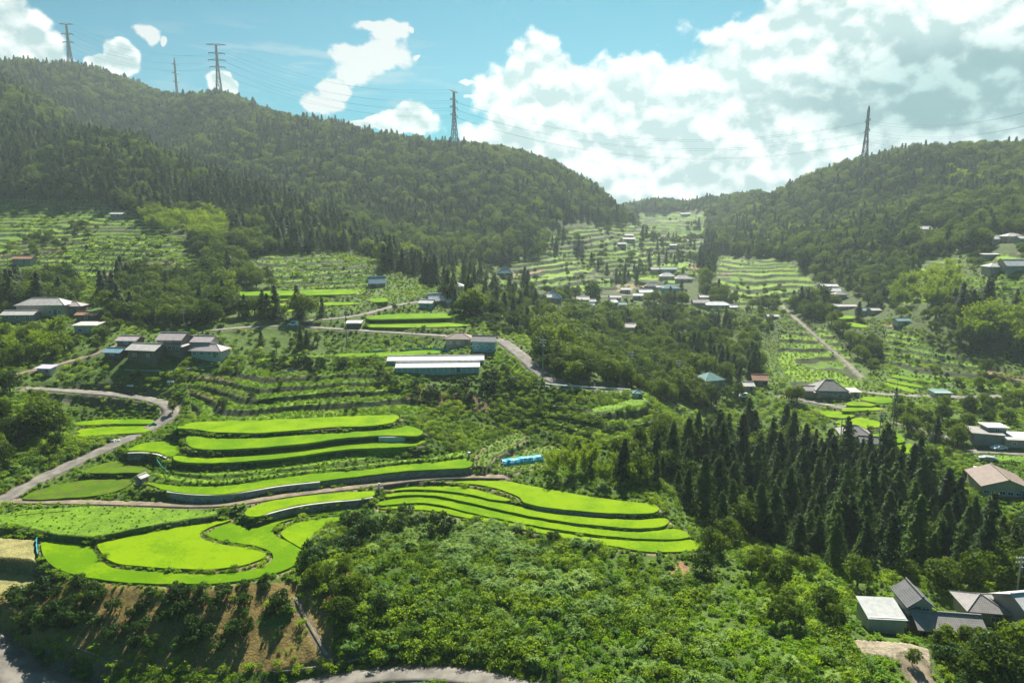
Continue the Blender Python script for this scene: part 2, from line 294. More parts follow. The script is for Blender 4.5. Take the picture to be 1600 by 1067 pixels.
# roads: pixel centre lines
ROADS = [('mountain_road',[(-60,812),(0,783),(50,754),(100,730),(150,707),(200,686),(240,668),(268,656),(286,645),(289,637),(280,631),(255,626),(220,620),(150,613),(100,610),(40,606)],4.2,'concrete'),
 ('farm_lane',[(-30,600),(5,590),(40,580),(75,575),(120,562),(160,552),(188,538)],3.2,'dirt'),
 ('field_path',[(10,783),(90,784),(200,786),(300,790),(345,791),(380,786),(430,776),(500,767),(560,761),(600,755),(640,749),(700,744),(750,744),(790,745)],2.2,'dirt'),
 ('hamlet_road',[(320,517),(430,507),(480,511),(560,516),(620,520),(700,525)],3.6,'concrete'),
 ('upper_hamlet_road',[(485,501),(550,496),(588,490),(604,482),(612,474),(660,471)],4.0,'concrete'),
 ('concrete_road',[(780,530),(800,536),(815,547),(824,557),(829,572),(838,588),(850,600),(880,604),(930,608),(990,611)],4.6,'concrete'),
 ('valley_road',[(1340,612),(1390,617),(1450,620),(1520,621),(1600,618),(1700,616)],4.2,'concrete'),
 ('valley_lane',[(1222,618),(1260,625),(1300,636),(1330,640)],3.4,'concrete'),
 ('lower_road',[(430,1085),(500,1068),(560,1058),(620,1051),(690,1051),(760,1060),(850,1082)],3.4,'concrete'),
 ('corner_road',[(-40,990),(0,1030),(50,1062),(110,1085)],6.0,'concrete'),
 ('yard_track',[(1425,1030),(1445,1060),(1450,1085)],3.0,'dirt'),
 ('slope_path',[(1222,478),(1240,496),(1280,530),(1320,563),(1350,592)],1.8,'concrete'),
 ('house_lane',[(1500,706),(1545,702),(1600,711),(1680,716)],3.4,'concrete'),
 ('orchard_path',[(462,935),(464,948),(471,958),(474,968),(486,978),(490,990),(500,1000),(512,1025)],.5,'dirt'),
 ('mid_lane',[(1395,660),(1440,668),(1480,684)],2.4,'concrete'),
 ('far_road',[(730,404),(800,402),(850,401),(880,402)],4.5,'concrete'),
 ('hamlet_lane',[(900,466),(960,462),(1030,458),(1100,478),(1200,487)],4.0,'concrete')]
def Hs(X, Y):
    X = np.asarray(X, float); Y = np.asarray(Y, float)
    t = np.clip(np.interp(np.arctan2(X, Y), th, np.arange(NT)), 0, NT-1.001); r = np.clip(np.interp(np.hypot(X, Y), rr, np.arange(NR)), 0, NR-1.001)
    i = t.astype(int); j = r.astype(int); a = t-i; b = r-j
    return (H[j, i]*(1-a)+H[j, i+1]*a)*(1-b)+(H[j+1, i]*(1-a)+H[j+1, i+1]*a)*b
def cast(px, py): return cast_f(Hs, px, py)
ROADW = []; RD = np.full(H.shape, 99.)
for nm, pts, wd, mt in ROADS:
    W = []
    for a, b in zip(pts[:-1], pts[1:]):
        n = max(1, int(math.hypot(b[0]-a[0], b[1]-a[1])/12))
        for k in range(n):
            t = k/n; W.append(cast(a[0]+(b[0]-a[0])*t, a[1]+(b[1]-a[1])*t))
    W.append(cast(*pts[-1])); W = np.array(W)
    for _ in range(10): W[1:-1] = (W[:-2]+2*W[1:-1]+W[2:])/4
    if nm == 'corner_road': W[:, 2] -= .8
    out = [W[0]]
    for q in W[1:]:
        L = np.linalg.norm(q-out[-1]); n = max(1, int(L/1.5)); s = out[-1]
        for k in range(1, n+1): out.append(s+(q-s)*k/n)
    W = np.array(out); 
    for _ in range(3): W[1:-1] = (W[:-2]+2*W[1:-1]+W[2:])/4
    ROADW.append((nm, W, wd, mt))
    step_ = max(1, len(W)//60); Wd = W[::step_]; Wd = Wd if np.allclose(Wd[-1], W[-1]) else np.vstack([Wd, W[-1]])
    sel = (GX > W[:, 0].min()-6) & (GX < W[:, 0].max()+6) & (GY > W[:, 1].min()-6) & (GY < W[:, 1].max()+6); ii = np.nonzero(sel)
    d, par = segdist(GX[ii], GY[ii], Wd); zr = np.interp(par, np.arange(len(Wd)), Wd[:, 2])
    f = np.clip((d-wd/2-.35)/2.0, 0, 1); f = f*f*(3-2*f); f = np.where(INS[ii] & (d > wd/2+.1), 1, f)
    H[ii] = H[ii]*f+(zr-.12)*(1-f); RD[ii] = np.minimum(RD[ii], d-wd/2)

# ------------------------------------------------------------------ materials
def newmat(name):
    m = bpy.data.materials.new(name); m.use_nodes = True; n = N(m.node_tree); return m, n, m.node_tree.nodes['Principled BSDF'], m.node_tree.nodes['Material Output']
def mat(name, col, var=.18, scale=1.2, rough=.8, metal=0., bump=0., spec=.3, world=False):
    m, n, b, o = newmat(name); t = n.new('ShaderNodeTexCoord'); P = t.outputs['Object']
    if world: P = n.new('ShaderNodeNewGeometry').outputs['Position']
    f = n.noise(P, scale, 6); c = n.mix(n.ramp(f, .3, .7), tuple(x*(1-var) for x in col), tuple(min(1, x*(1+var)) for x in col))
    n.put(b.inputs['Base Color'], c); b.inputs['Roughness'].default_value = rough; b.inputs['Metallic'].default_value = metal; b.inputs['Specular IOR Level'].default_value = spec
    if bump:
        bn = n.new('ShaderNodeBump'); bn.inputs['Strength'].default_value = bump; bn.inputs['Distance'].default_value = .1; n.put(bn.inputs['Height'], n.noise(P, scale*6, 5)); n.put(b.inputs['Normal'], bn.outputs[0])
    return m
def leafmat(name, dark, light, trans=.35, rough=.6, tcol=None, vs=.12, spec=.1):
    m, n, b, o = newmat(name); oi = n.new('ShaderNodeObjectInfo'); P = n.new('ShaderNodeNewGeometry').outputs['Position']
    f = n.m('ADD', n.m('ADD', n.m('MULTIPLY', n.noise(P, vs, 3), .33), n.m('MULTIPLY', n.noise(P, .9, 4), .32)), n.m('MULTIPLY', n.noise(P, .022, 3), .40))
    f = n.ramp(n.m('ADD', n.m('MULTIPLY', f, .7), n.m('MULTIPLY', oi.outputs['Random'], .36)), .33, .74, smooth=False)
    c = n.mix(f, dark, light); n.put(b.inputs['Base Color'], c); b.inputs['Roughness'].default_value = rough; b.inputs['Specular IOR Level'].default_value = spec
    tr = n.new('ShaderNodeBsdfTranslucent'); tl = n.mix(1., c, (1.5, 1.35, .45), 'MULTIPLY'); n.put(tr.inputs[0], tl)
    mx = n.new('ShaderNodeMixShader'); mx.inputs[0].default_value = trans
    n.put(mx.inputs[1], b.outputs[0]); n.put(mx.inputs[2], tr.outputs[0]); n.put(o.inputs['Surface'], mx.outputs[0]); return m
def ricemat(name, a, b_, soil=None, thin=0.):
    m, n, b, o = newmat(name); P = n.new('ShaderNodeNewGeometry').outputs['Position']; oi = n.new('ShaderNodeObjectInfo')
    f = n.m('ADD', n.m('MULTIPLY', n.noise(P, .16, 4), .5), n.m('MULTIPLY', n.noise(P, 1.6, 7, .8), .5))
    c = n.mix(n.ramp(n.m('ADD', f, n.m('MULTIPLY', n.m('SUBTRACT', oi.outputs['Random'], .5), .14)), .40, .61), a, b_)
    wv = n.new('ShaderNodeTexWave', wave_type='BANDS', bands_direction='X'); wv.inputs['Scale'].default_value = .95; wv.inputs['Distortion'].default_value = 2.2; wv.inputs['Detail'].default_value = 2
    mp = n.new('ShaderNodeMapping'); mp.inputs['Rotation'].default_value = (0, 0, .5); n.put(mp.inputs[0], P); n.put(wv.inputs['Vector'], mp.outputs[0])
    c = n.mix(n.m('MULTIPLY', wv.outputs['Fac'], .5), c, tuple(x*.62 for x in a))
    if thin: c = n.mix(n.ramp(n.noise(P, .5, 6, .7), .52-thin*.2, .7), c, soil)
    n.put(b.inputs['Base Color'], c); b.inputs['Roughness'].default_value = .8; b.inputs['Specular IOR Level'].default_value = .04
    bn = n.new('ShaderNodeBump'); bn.inputs['Strength'].default_value = .7; bn.inputs['Distance'].default_value = .14; n.put(bn.inputs['Height'], n.noise(P, 3.2, 8, .85)); n.put(b.inputs['Normal'], bn.outputs[0])
    tr = n.new('ShaderNodeBsdfTranslucent'); n.put(tr.inputs[0], n.mix(1., c, (1.25, 1.2, .5), 'MULTIPLY')); mx = n.new('ShaderNodeMixShader'); mx.inputs[0].default_value = .22
    n.put(mx.inputs[1], b.outputs[0]); n.put(mx.inputs[2], tr.outputs[0]); n.put(o.inputs['Surface'], mx.outputs[0]); return m
M = {}
M['rice'] = ricemat('rice', (.125, .27, .0005), (.27, .42, .0005))
M['thinrice'] = ricemat('thin_rice', (.075, .17, .004), (.14, .24, .006), (.10, .12, .03), .5)
M['cedar'] = leafmat('cedar_leaves', (.014, .042, .012), (.070, .130, .016), .30)
M['broad'] = leafmat('broad_leaves', (.014, .048, .007), (.130, .205, .012), .42)
M['citrus'] = leafmat('citrus_leaves', (.014, .044, .010), (.062, .130, .018), .30, .55)
M['bamboo'] = leafmat('bamboo_leaves', (.10, .19, .008), (.25, .35, .012), .46)
M['scrub'] = leafmat('scrub_leaves', (.040, .115, .006), (.27, .40, .024), .44, .6, spec=.12)
M['tuss'] = leafmat('tussock_blades', (.085, .20, .02), (.27, .40, .08), .42, .6, spec=.12)
M['weed'] = leafmat('weed_leaves', (.075, .19, .004), (.23, .38, .008), .45)
M['bark'] = mat('bark', (.07, .05, .035), .3, 3, .95)
M['grey'] = mat('grey_steel', (.10, .13, .14), .1, 1, .5, .6)
M['pylon'] = mat('pylon_steel', (.035, .075, .095), .1, .2, .5, .3)
M['concrete'] = mat('road_concrete', (.175, .16, .135), .3, .45, .9, 0, .3, .2, True)
M['dirt'] = mat('path_dirt', (.20, .16, .11), .3, .5, .95, 0, .4, .2, True)
M['white'] = mat('white_paint', (.78, .78, .76), .06, .5, .5)
M['wire'] = mat('cable_black', (.05, .07, .08), .05, 1, .6)
M['glass'] = mat('window_glass', (.03, .045, .055), .2, .4, .12, 0, 0, .8)
M['timber'] = mat('dark_timber', (.06, .045, .035), .3, 2, .8)
M['netblue'] = mat('blue_net', (.03, .38, .55), .3, 1.5, .6)
M['netgreen'] = mat('green_net', (.08, .42, .26), .3, 1.5, .6)
M['stone'] = None
def roofmat(name, col, kind='tile', rough=.55):
    m, n, b, o = newmat(name); t = n.new('ShaderNodeTexCoord'); P = t.outputs['Object']
    wv = n.new('ShaderNodeTexWave', wave_type='BANDS', bands_direction='X'); wv.inputs['Scale'].default_value = {'tile': 1.1, 'metal': .8}[kind]; n.put(wv.inputs['Vector'], P)
    wy = n.new('ShaderNodeTexWave', wave_type='BANDS', bands_direction='Y'); wy.inputs['Scale'].default_value = 1.0; n.put(wy.inputs['Vector'], P)
    f = n.m('MULTIPLY', wv.outputs['Fac'], .18 if kind == 'tile' else .05)
    if kind == 'tile': f = n.m('ADD', f, n.m('MULTIPLY', wy.outputs['Fac'], .15))
    f = n.m('ADD', f, n.m('MULTIPLY', n.noise(P, .8, 6, .7), .68))
    n.put(b.inputs['Base Color'], n.mix(n.ramp(f, .2, .75), tuple(x*.62 for x in col), tuple(min(1, x*1.22) for x in col))); b.inputs['Roughness'].default_value = rough+.2; b.inputs['Specular IOR Level'].default_value = .2
    bn = n.new('ShaderNodeBump'); bn.inputs['Strength'].default_value = .25; bn.inputs['Distance'].default_value = .04; n.put(bn.inputs['Height'], wv.outputs['Fac']); n.put(b.inputs['Normal'], bn.outputs[0])
    return m
RM = {'grey': roofmat('grey_roof_tiles', (.27, .25, .235)), 'dark': roofmat('dark_roof_tiles', (.13, .13, .13)), 'silver': roofmat('pale_roof', (.45, .42, .39)), 'white': roofmat('white_metal_roof', (.66, .65, .63), 'metal', .5),
      'green': roofmat('pale_green_metal_roof', (.49, .50, .47), 'metal', .45), 'brown': roofmat('brown_roof', (.22, .17, .14)), 'blue': roofmat('blue_grey_metal_roof', (.20, .36, .42), 'metal', .5), 'pink': roofmat('pinkish_grey_roof', (.38, .32, .32)),
      'teal': roofmat('teal_metal_roof', (.14, .29, .27), 'metal', .5), 'rust': roofmat('rusty_roof', (.36, .20, .13), 'metal', .7), 'purple': roofmat('pale_lilac_roof', (.62, .55, .78), 'metal', .4)}
WM = {'cream': mat('cream_wall', (.40, .34, .26), .1, .6, .85), 'white': mat('white_wall', (.50, .47, .42), .08, .6, .8), 'wood': mat('weathered_timber_wall', (.17, .12, .09), .35, 2.5, .9), 'pale': mat('greenhouse_film', (.36, .43, .40), .12, .8, .6), 'grey': mat('grey_wall', (.29, .27, .25), .12, .6, .85),
      'mauve': mat('mauve_siding', (.22, .17, .15), .12, .8, .8), 'teal': mat('teal_metal_wall', (.12, .34, .38), .15, .7, .6), 'beige': mat('beige_shutter', (.44, .41, .37), .06, .4, .6)}
BL = mat('door_blue_grey', (.10, .13, .16), .1, 1, .5)

# ------------------------------------------------------------------ object helpers
def tag(o, label=None, cat=None, group=None, kind=None):
    if label: o['label'] = label
    if cat: o['category'] = cat
    if group: o['group'] = group
    if kind: o['kind'] = kind
    return o
def empty(name, loc, rz=0, label=None, cat=None, group=None):
    o = bpy.data.objects.new(name, None); C.objects.link(o); o.location = loc; o.rotation_euler = (0, 0, rz); o.empty_display_size = .5
    return tag(o, label, cat, group)
class MB:
    def __init__(s): s.v = []; s.f = []
    def box(s, x0, y0, z0, x1, y1, z1):
        b = len(s.v); s.v += [(x0,y0,z0),(x1,y0,z0),(x1,y1,z0),(x0,y1,z0),(x0,y0,z1),(x1,y0,z1),(x1,y1,z1),(x0,y1,z1)]
        s.f += [tuple(b+i for i in q) for q in ((3,2,1,0),(4,5,6,7),(0,1,5,4),(1,2,6,5),(2,3,7,6),(3,0,4,7))]; return s
    def bar(s, a, b, r, n=4, r2=None):
        a = Vector(a); b = Vector(b); d = (b-a); r2 = r if r2 is None else r2
        if d.length < 1e-6: return s
        d.normalize(); u = d.orthogonal().normalized(); w_ = d.cross(u); k = len(s.v)
        for p, q in ((a, r), (b, r2)):
            for i in range(n):
                t = 2*math.pi*(i+.5)/n; s.v.append(tuple(p+(u*math.cos(t)+w_*math.sin(t))*q))
        for i in range(n): s.f.append((k+i, k+(i+1) % n, k+n+(i+1) % n, k+n+i))
        s.f.append(tuple(k+n-1-i for i in range(n))); s.f.append(tuple(k+n+i for i in range(n))); return s
    def prism(s, pts, t):     # closed slab: polygon (top points) with thickness t downwards
        b = len(s.v); n = len(pts); s.v += [tuple(p) for p in pts]+[(p[0], p[1], p[2]-t) for p in pts]
        s.f.append(tuple(b+i for i in range(n))); s.f.append(tuple(b+n+n-1-i for i in range(n)))
        for i in range(n): s.f.append((b+i, b+n+i, b+n+(i+1) % n, b+(i+1) % n))
        return s
    def build(s, name, m, parent=None, smooth=False):
        me = bpy.data.meshes.new(name); me.from_pydata(s.v, [], s.f); me.update(); 
        if m: me.materials.append(m)
        if smooth: me.polygons.foreach_set('use_smooth', [True]*len(me.polygons))
        o = bpy.data.objects.new(name, me); C.objects.link(o)
        if parent: o.parent = parent
        return o
def np_mesh(name, V, Fq, m, attr=None, smooth=False):
    V = np.asarray(V, np.float32); Fq = np.asarray(Fq, np.int32); me = bpy.data.meshes.new(name); k = Fq.shape[1]
    me.vertices.add(len(V)); me.vertices.foreach_set('co', V.ravel()); me.loops.add(Fq.size); me.loops.foreach_set('vertex_index', Fq.ravel())
    me.polygons.add(len(Fq)); me.polygons.foreach_set('loop_start', np.arange(0, Fq.size, k, dtype=np.int32)); me.polygons.foreach_set('loop_total', np.full(len(Fq), k, np.int32))
    if smooth: me.polygons.foreach_set('use_smooth', np.ones(len(Fq), bool))
    me.update(calc_edges=True)
    if attr is not None:
        a = me.color_attributes.new('gcol', 'FLOAT_COLOR', 'POINT'); a.data.foreach_set('color', np.asarray(attr, np.float32).ravel())
    if m: me.materials.append(m)
    return me

# ------------------------------------------------------------------ ground
PX, PY = project(GX, GY, H)
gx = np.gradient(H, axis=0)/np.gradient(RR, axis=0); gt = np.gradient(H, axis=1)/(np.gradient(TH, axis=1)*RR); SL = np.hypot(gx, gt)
col = np.zeros(H.shape+(4,), np.float32); col[..., 3] = 1
def setc(m, c): 
    for i in range(3): col[..., i] = np.where(m, c[i], col[..., i])
setc(H > -1e9, (.075, .13, .020))
setc(RR > 330, (.055, .085, .018))
setc((TID >= 0), (.10, .19, .012))
hsh = (np.sin(TQ*12.9898+TID*78.233+np.floor(GX/np.clip(RR*.06, 6, 40)+TQ*.37)*37.719)*43758.5453) % 1
setc((TID >= 0) & (hsh > .42), (.15, .26, .012)); setc((TID >= 0) & (hsh > .80), (.085, .12, .03)); setc((TID >= 0) & (hsh > .93), (.20, .16, .08))
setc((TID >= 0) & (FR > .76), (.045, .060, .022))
setc(pip(PX, PY, [(1040,880),(1068,876),(1078,888),(1072,905),(1052,902)]), (.30, .19, .10))
setc(pip(PX, PY, [(640,600),(790,610),(830,640),(760,650),(660,630)]) & (vnoise(GX, GY, 8, 31) > .02), (.16, .11, .06))
near = (SD < 1.0) & (SD > 0) & (SL < .55); setc(near & ((KIND == 'rice') | (KIND == 'garden')), (.21, .17, .10))
for k, c in (('meadow', (.12, .23, .010)), ('weeds', (.13, .25, .008)), ('drygrass', (.27, .25, .10)), ('garden', (.11, .17, .03)), ('yard', (.30, .26, .19)), ('rice', (.06, .09, .03)), ('thinrice', (.06, .09, .03))):
    setc(INS & (KIND == k), c)
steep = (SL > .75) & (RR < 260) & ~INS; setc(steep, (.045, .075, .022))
setc(steep & (vnoise(GX, GY, 6, 51) > .16), (.13, .12, .09))
setc(pip(PX, PY, [(0,930),(120,905),(300,925),(470,905),(560,890),(520,960),(520,1045),(380,1050),(200,1045),(0,1000)]) & (vnoise(GX, GY, 7, 41) > -.22), (.22, .165, .055))
setc((RD < .5) & (RD > -5), (.17, .15, .10))
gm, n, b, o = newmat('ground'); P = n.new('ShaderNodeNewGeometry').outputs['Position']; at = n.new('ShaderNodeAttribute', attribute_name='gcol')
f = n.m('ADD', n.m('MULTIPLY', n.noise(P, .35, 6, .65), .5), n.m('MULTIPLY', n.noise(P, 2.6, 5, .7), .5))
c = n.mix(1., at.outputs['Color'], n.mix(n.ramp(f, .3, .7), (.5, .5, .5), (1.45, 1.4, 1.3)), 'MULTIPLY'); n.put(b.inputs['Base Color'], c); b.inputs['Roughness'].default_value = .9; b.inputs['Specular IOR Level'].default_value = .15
bn = n.new('ShaderNodeBump'); bn.inputs['Strength'].default_value = .9; bn.inputs['Distance'].default_value = .35; n.put(bn.inputs['Height'], n.noise(P, 1.6, 7, .7)); n.put(b.inputs['Normal'], bn.outputs[0])
idx = np.arange(NR*NT).reshape(NR, NT); Q = np.stack([idx[:-1, :-1], idx[:-1, 1:], idx[1:, 1:], idx[1:, :-1]], -1).reshape(-1, 4)
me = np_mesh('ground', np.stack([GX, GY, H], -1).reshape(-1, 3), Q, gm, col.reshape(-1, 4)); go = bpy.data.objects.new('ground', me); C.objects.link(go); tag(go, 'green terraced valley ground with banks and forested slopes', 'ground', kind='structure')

def catmull(P):
    out = []; n_ = len(P)
    for i in range(n_):
        p0, p1, p2, p3 = P[i-1], P[i], P[(i+1) % n_], P[(i+2) % n_]; L = math.hypot(p2[0]-p1[0], p2[1]-p1[1]); sharp = L < .8
        for t in ((0,) if sharp else (0, .25, .5, .75)):
            # centripetal-like: shorten the tangents so narrow tips do not loop
            q = []
            for k in (0, 1):
                m1_ = (p2[k]-p0[k])*.5; m2_ = (p3[k]-p1[k])*.5; l1 = math.hypot(p2[0]-p0[0], p2[1]-p0[1])*.5+1e-6; l2 = math.hypot(p3[0]-p1[0], p3[1]-p1[1])*.5+1e-6
                m1_ *= min(1, L/l1)*.9; m2_ *= min(1, L/l2)*.9; q.append((2*t**3-3*t**2+1)*p1[k]+(t**3-2*t**2+t)*m1_+(-2*t**3+3*t**2)*p2[k]+(t**3-t**2)*m2_)
            out.append(tuple(q))
    return out
def smooth_poly(P, it=2):
    for _ in range(it):
        out = []
        for i in range(len(P)):
            a = P[i]; b = P[(i+1) % len(P)]; out += [(a[0]*.75+b[0]*.25, a[1]*.75+b[1]*.25), (a[0]*.25+b[0]*.75, a[1]*.25+b[1]*.75)]
        P = out
    return P
def field_mesh(name, poly, z, skirt, m, spacing=.8, bump=.11, loc=None, plane=None):
    poly = catmull(poly); cx = sum(p[0] for p in poly)/len(poly); cy = sum(p[1] for p in poly)/len(poly)
    B = []
    for i in range(len(poly)):
        a = poly[i]; b_ = poly[(i+1) % len(poly)]; L = math.hypot(b_[0]-a[0], b_[1]-a[1]); k = max(1, int(L/spacing))
        for j in range(k): B.append((a[0]+(b_[0]-a[0])*j/k, a[1]+(b_[1]-a[1])*j/k))
    xx = [p[0] for p in B]; yy = [p[1] for p in B]; X, Y = np.meshgrid(np.arange(min(xx), max(xx), spacing), np.arange(min(yy), max(yy), spacing))
    X = X.ravel()+rs.uniform(-.25, .25, X.size)*spacing; Y = Y.ravel()+rs.uniform(-.25, .25, Y.size)*spacing
    k = pip(X, Y, poly); X = X[k]; Y = Y[k]
    if len(X): 
        d, _ = segdist(X, Y, poly, True); X = X[d > .3*spacing]; Y = Y[d > .3*spacing]
    pts = [Vector((p[0]-cx, p[1]-cy)) for p in B]+[Vector((x-cx, y-cy)) for x, y in zip(X, Y)]
    nb = len(B); vs, _, fs, *_r = delaunay_2d_cdt(pts, [(i, (i+1) % nb) for i in range(nb)], [], 1, 1e-4)
    mb = MB(); zz = vnoise(np.array([v[0]+cx for v in vs]), np.array([v[1]+cy for v in vs]), 1.7, 9, 3)*2*bump
    mb.v = [(v[0], v[1], float(q)) for v, q in zip(vs, zz)]; mb.f = [tuple(f) for f in fs]
    # skirt along open edges
    ed = {}
    for f in mb.f:
        for i in range(len(f)):
            a, b_ = f[i], f[(i+1) % len(f)]; ed[(a, b_)] = 1
    dn = {}
    for (a, b_) in list(ed):
        if (b_, a) not in ed:
            for q in (a, b_):
                if q not in dn: v = mb.v[q]; dn[q] = len(mb.v); mb.v += [v, (v[0]+rnd.uniform(-.05, .05), v[1]+rnd.uniform(-.05, .05), v[2]-skirt)]
            mb.f.append((dn[b_], dn[a], dn[a]+1, dn[b_]+1))
    o = mb.build(name, m, smooth=True); o.location = (cx, cy, z); return o
PL = {'F1':'large bright green rice paddy sweeping round the teardrop paddy at the lower left','F2':'big teardrop shaped bright rice paddy inside the sweeping lower left one','F3':'curved yellow green rice paddy ending beside the dark bushes','F4':'narrow rice paddy between the stone road wall and the curved lower paddy',
'F5':'long rice paddy on top of the curved concrete retaining wall','F8':'long thin rice paddy just above the two dark weedy terraces','F9':'broad rice paddy with a pale concrete wall segment at its right end','F10':'uppermost long rice paddy right of the road bend','F11':'small rice paddy tucked under the mountain road','F12':'patchy thin rice plot behind the small purple door shed',
'F13':'patchy thin rice plot left of the small shed beside the mountain road','L1':'thin upper rice strip left of the road bend','L2':'small netted rice paddy left of the road bend','G1':'widest rice paddy of the right fan lying against the bamboo thicket','G2':'short thin rice strip under the widest right hand paddy','G3':'third rice paddy down in the right fan of paddies',
'G4':'fourth rice paddy down in the right fan of paddies','G5':'lowest rice paddy of the right fan bordering the scrub slope','P1':'yellow green rice strip with blue netting above the long greenhouses','P2':'thin rice strip below the tree row left of the greenhouses','S1':'topmost rice strip on the stepped slope under the left wood','S2':'second rice strip from the top under the left wood',
'S3':'third rice strip down on the stepped slope under the left wood','S4':'lowest short rice strip above the hamlet road','P7':'rice strip directly under the hamlet road bend','P8':'lower rice strip beside the white roofed shed','P9':'tiny rice patch left of the hamlet road bend','R1':'rice strip beside the valley road on the right','R2':'short rice strip below the valley road beside the big grey house',
'R3':'thin rice strip just behind the big grey valley house yard','R4':'left rice patch below the big hip roofed valley house','R5':'square bright rice patch behind the grey clustered roofs','R6':'bright rice patch right of the grey clustered roofs','R7':'lowest bright rice patch at the cedar wood edge on the right','R8':'upper slanting rice strip above the roadside kiosk',
'R9':'middle slanting rice strip above the roadside kiosk','R10':'lower slanting rice strip above the roadside kiosk','R11':'upper rice patch beside the two small right hand houses','R12':'lower rice patch beside the two small right hand houses','R13':'tiny far rice patch among the trees in the middle of the valley'}
for k, p in PATCH.items():
    if p['kind'] in ('rice', 'thinrice'):
        big_ = k[0] in 'FGL'; o = field_mesh('rice_paddy', p['w'], p['z'], .5, M[p['kind']], .8 if big_ else 1.2)
        tag(o, PL[k], 'rice paddy', 'rice paddies on the terraces')
# roads
def ribbon(name, W, wd, m, lift=.03, thick=.25):
    V = []; Fq = []; n_ = len(W)
    for i in range(n_):
        a = W[max(i-1, 0)]; b_ = W[min(i+1, n_-1)]; t = np.array([b_[0]-a[0], b_[1]-a[1]]); t /= np.linalg.norm(t)+1e-9; nx, ny = -t[1], t[0]
        for s_, dz in ((-1, -thick), (-1, lift), (-.5, lift+.02), (0, lift+.03), (.5, lift+.02), (1, lift), (1, -thick)): 
            e = wd/2*s_*(1+(.04*math.sin(i*1.3+s_) if abs(s_) == 1 else 0)); V.append((W[i][0]+nx*e, W[i][1]+ny*e, W[i][2]+dz))
    for i in range(n_-1):
        for k in range(6): Fq.append((i*7+k, (i+1)*7+k, (i+1)*7+k+1, i*7+k+1))
    o = bpy.data.objects.new(name, np_mesh(name, V, Fq, m)); C.objects.link(o); return o
for nm, W, wd, mt in ROADW:
    tag(ribbon(nm, W, wd, M[mt]), None, None, kind='structure')
# ------------------------------------------------------------------ plants
def quads(Cn, Nn, sx, sy, jit=.5):
    n_ = len(Cn); nr = Nn+rs.normal(0, jit, (n_, 3)); nr /= np.linalg.norm(nr, axis=1, keepdims=True)+1e-9
    a = np.cross(nr, rs.normal(0, 1, (n_, 3))); a /= np.linalg.norm(a, axis=1, keepdims=True)+1e-9; b_ = np.cross(nr, a)
    k = rs.uniform(.6, 1.35, (n_, 1)); a = a*sx*k/2; b_ = b_*sy*k/2; bend = nr*sx*.18
    V = np.stack([Cn-a, Cn-b_*.9-bend, Cn+a, Cn+b_-bend], 1); return V.reshape(-1, 3)
def leaves(name, V, m): 
    Fq = np.arange(len(V)).reshape(-1, 4); return np_mesh(name, V, Fq, m)
def cedar(seed):
    r = np.random.RandomState(seed); Hh = 12.; R = 4.3; nb = 150; Cs = []; Ns = []
    t = np.sort(r.uniform(0.04, 1, nb)); 
    for i, tt in enumerate(t):
        a = r.uniform(0, 2*math.pi); L = R*((1-tt)**.85)*r.uniform(.62, 1.15)*(1+.18*math.sin(a+seed)*math.cos(tt*9))+.15; d = np.array([math.cos(a), math.sin(a), 0])
        s = r.uniform(.25, 1, 13); p = d*(s*L)[:, None]; p[:, 2] = tt*Hh-(s**2)*L*.5; p += r.normal(0, .17+.10*L, p.shape)*[1, 1, .7]
        Cs.append(p); Ns.append(np.tile(d*.9+[0, 0, .9], (13, 1)))
    return leaves('cedar_crown', quads(np.concatenate(Cs), np.concatenate(Ns), .70, .48, .32), M['cedar'])
def broad(seed, W=7.4, Hh=7.2, base=.1, nl=34, per=46, ls=.52, m='broad', name='crown'):
    r = np.random.RandomState(seed); Cs = []; Ns = []
    for i in range(nl):
        v = r.normal(0, 1, 3); v[2] = abs(v[2])*1.1-.55; v /= np.linalg.norm(v); k = r.uniform(.45, .78)
        c = v*[W/2*k, W/2*k, (Hh-base)/2*k]*1.0+[0, 0, base+(Hh-base)*.48]; lr = W*r.uniform(.13, .22)
        u = r.normal(0, 1, (per, 3)); u[:, 2] = u[:, 2]*.8+.25; u /= np.linalg.norm(u, axis=1, keepdims=True)
        Cs.append(c+u*lr*r.uniform(.75, 1.08, (per, 1))*[1, 1, .8]); Ns.append(u)
    return leaves(name, quads(np.concatenate(Cs), np.concatenate(Ns), ls, ls*.75, .30), M[m])
def bamboo(seed):
    r = np.random.RandomState(seed); Cs = []; Ns = []
    for i in range(30):
        a = r.uniform(0, 6.28); q = r.uniform(0, 2.6)**1; bx, by = q*math.cos(a), q*math.sin(a); h = r.uniform(6.5, 10.); L = r.uniform(1.2, 3.2); a2 = a+r.normal(0, .7)
        t = r.uniform(.25, 1, 44); p = np.stack([bx+math.cos(a2)*L*t**2.5, by+math.sin(a2)*L*t**2.5, h*np.sin(t*1.45)], 1); p += r.normal(0, .38, p.shape)*(1.15-t*.7)[:, None]
        Cs.append(p); Ns.append(r.normal(0, 1, p.shape)+[0, 0, .6])
    return leaves('bamboo_foliage', quads(np.concatenate(Cs), np.concatenate(Ns), .85, .26, .4), M['bamboo'])
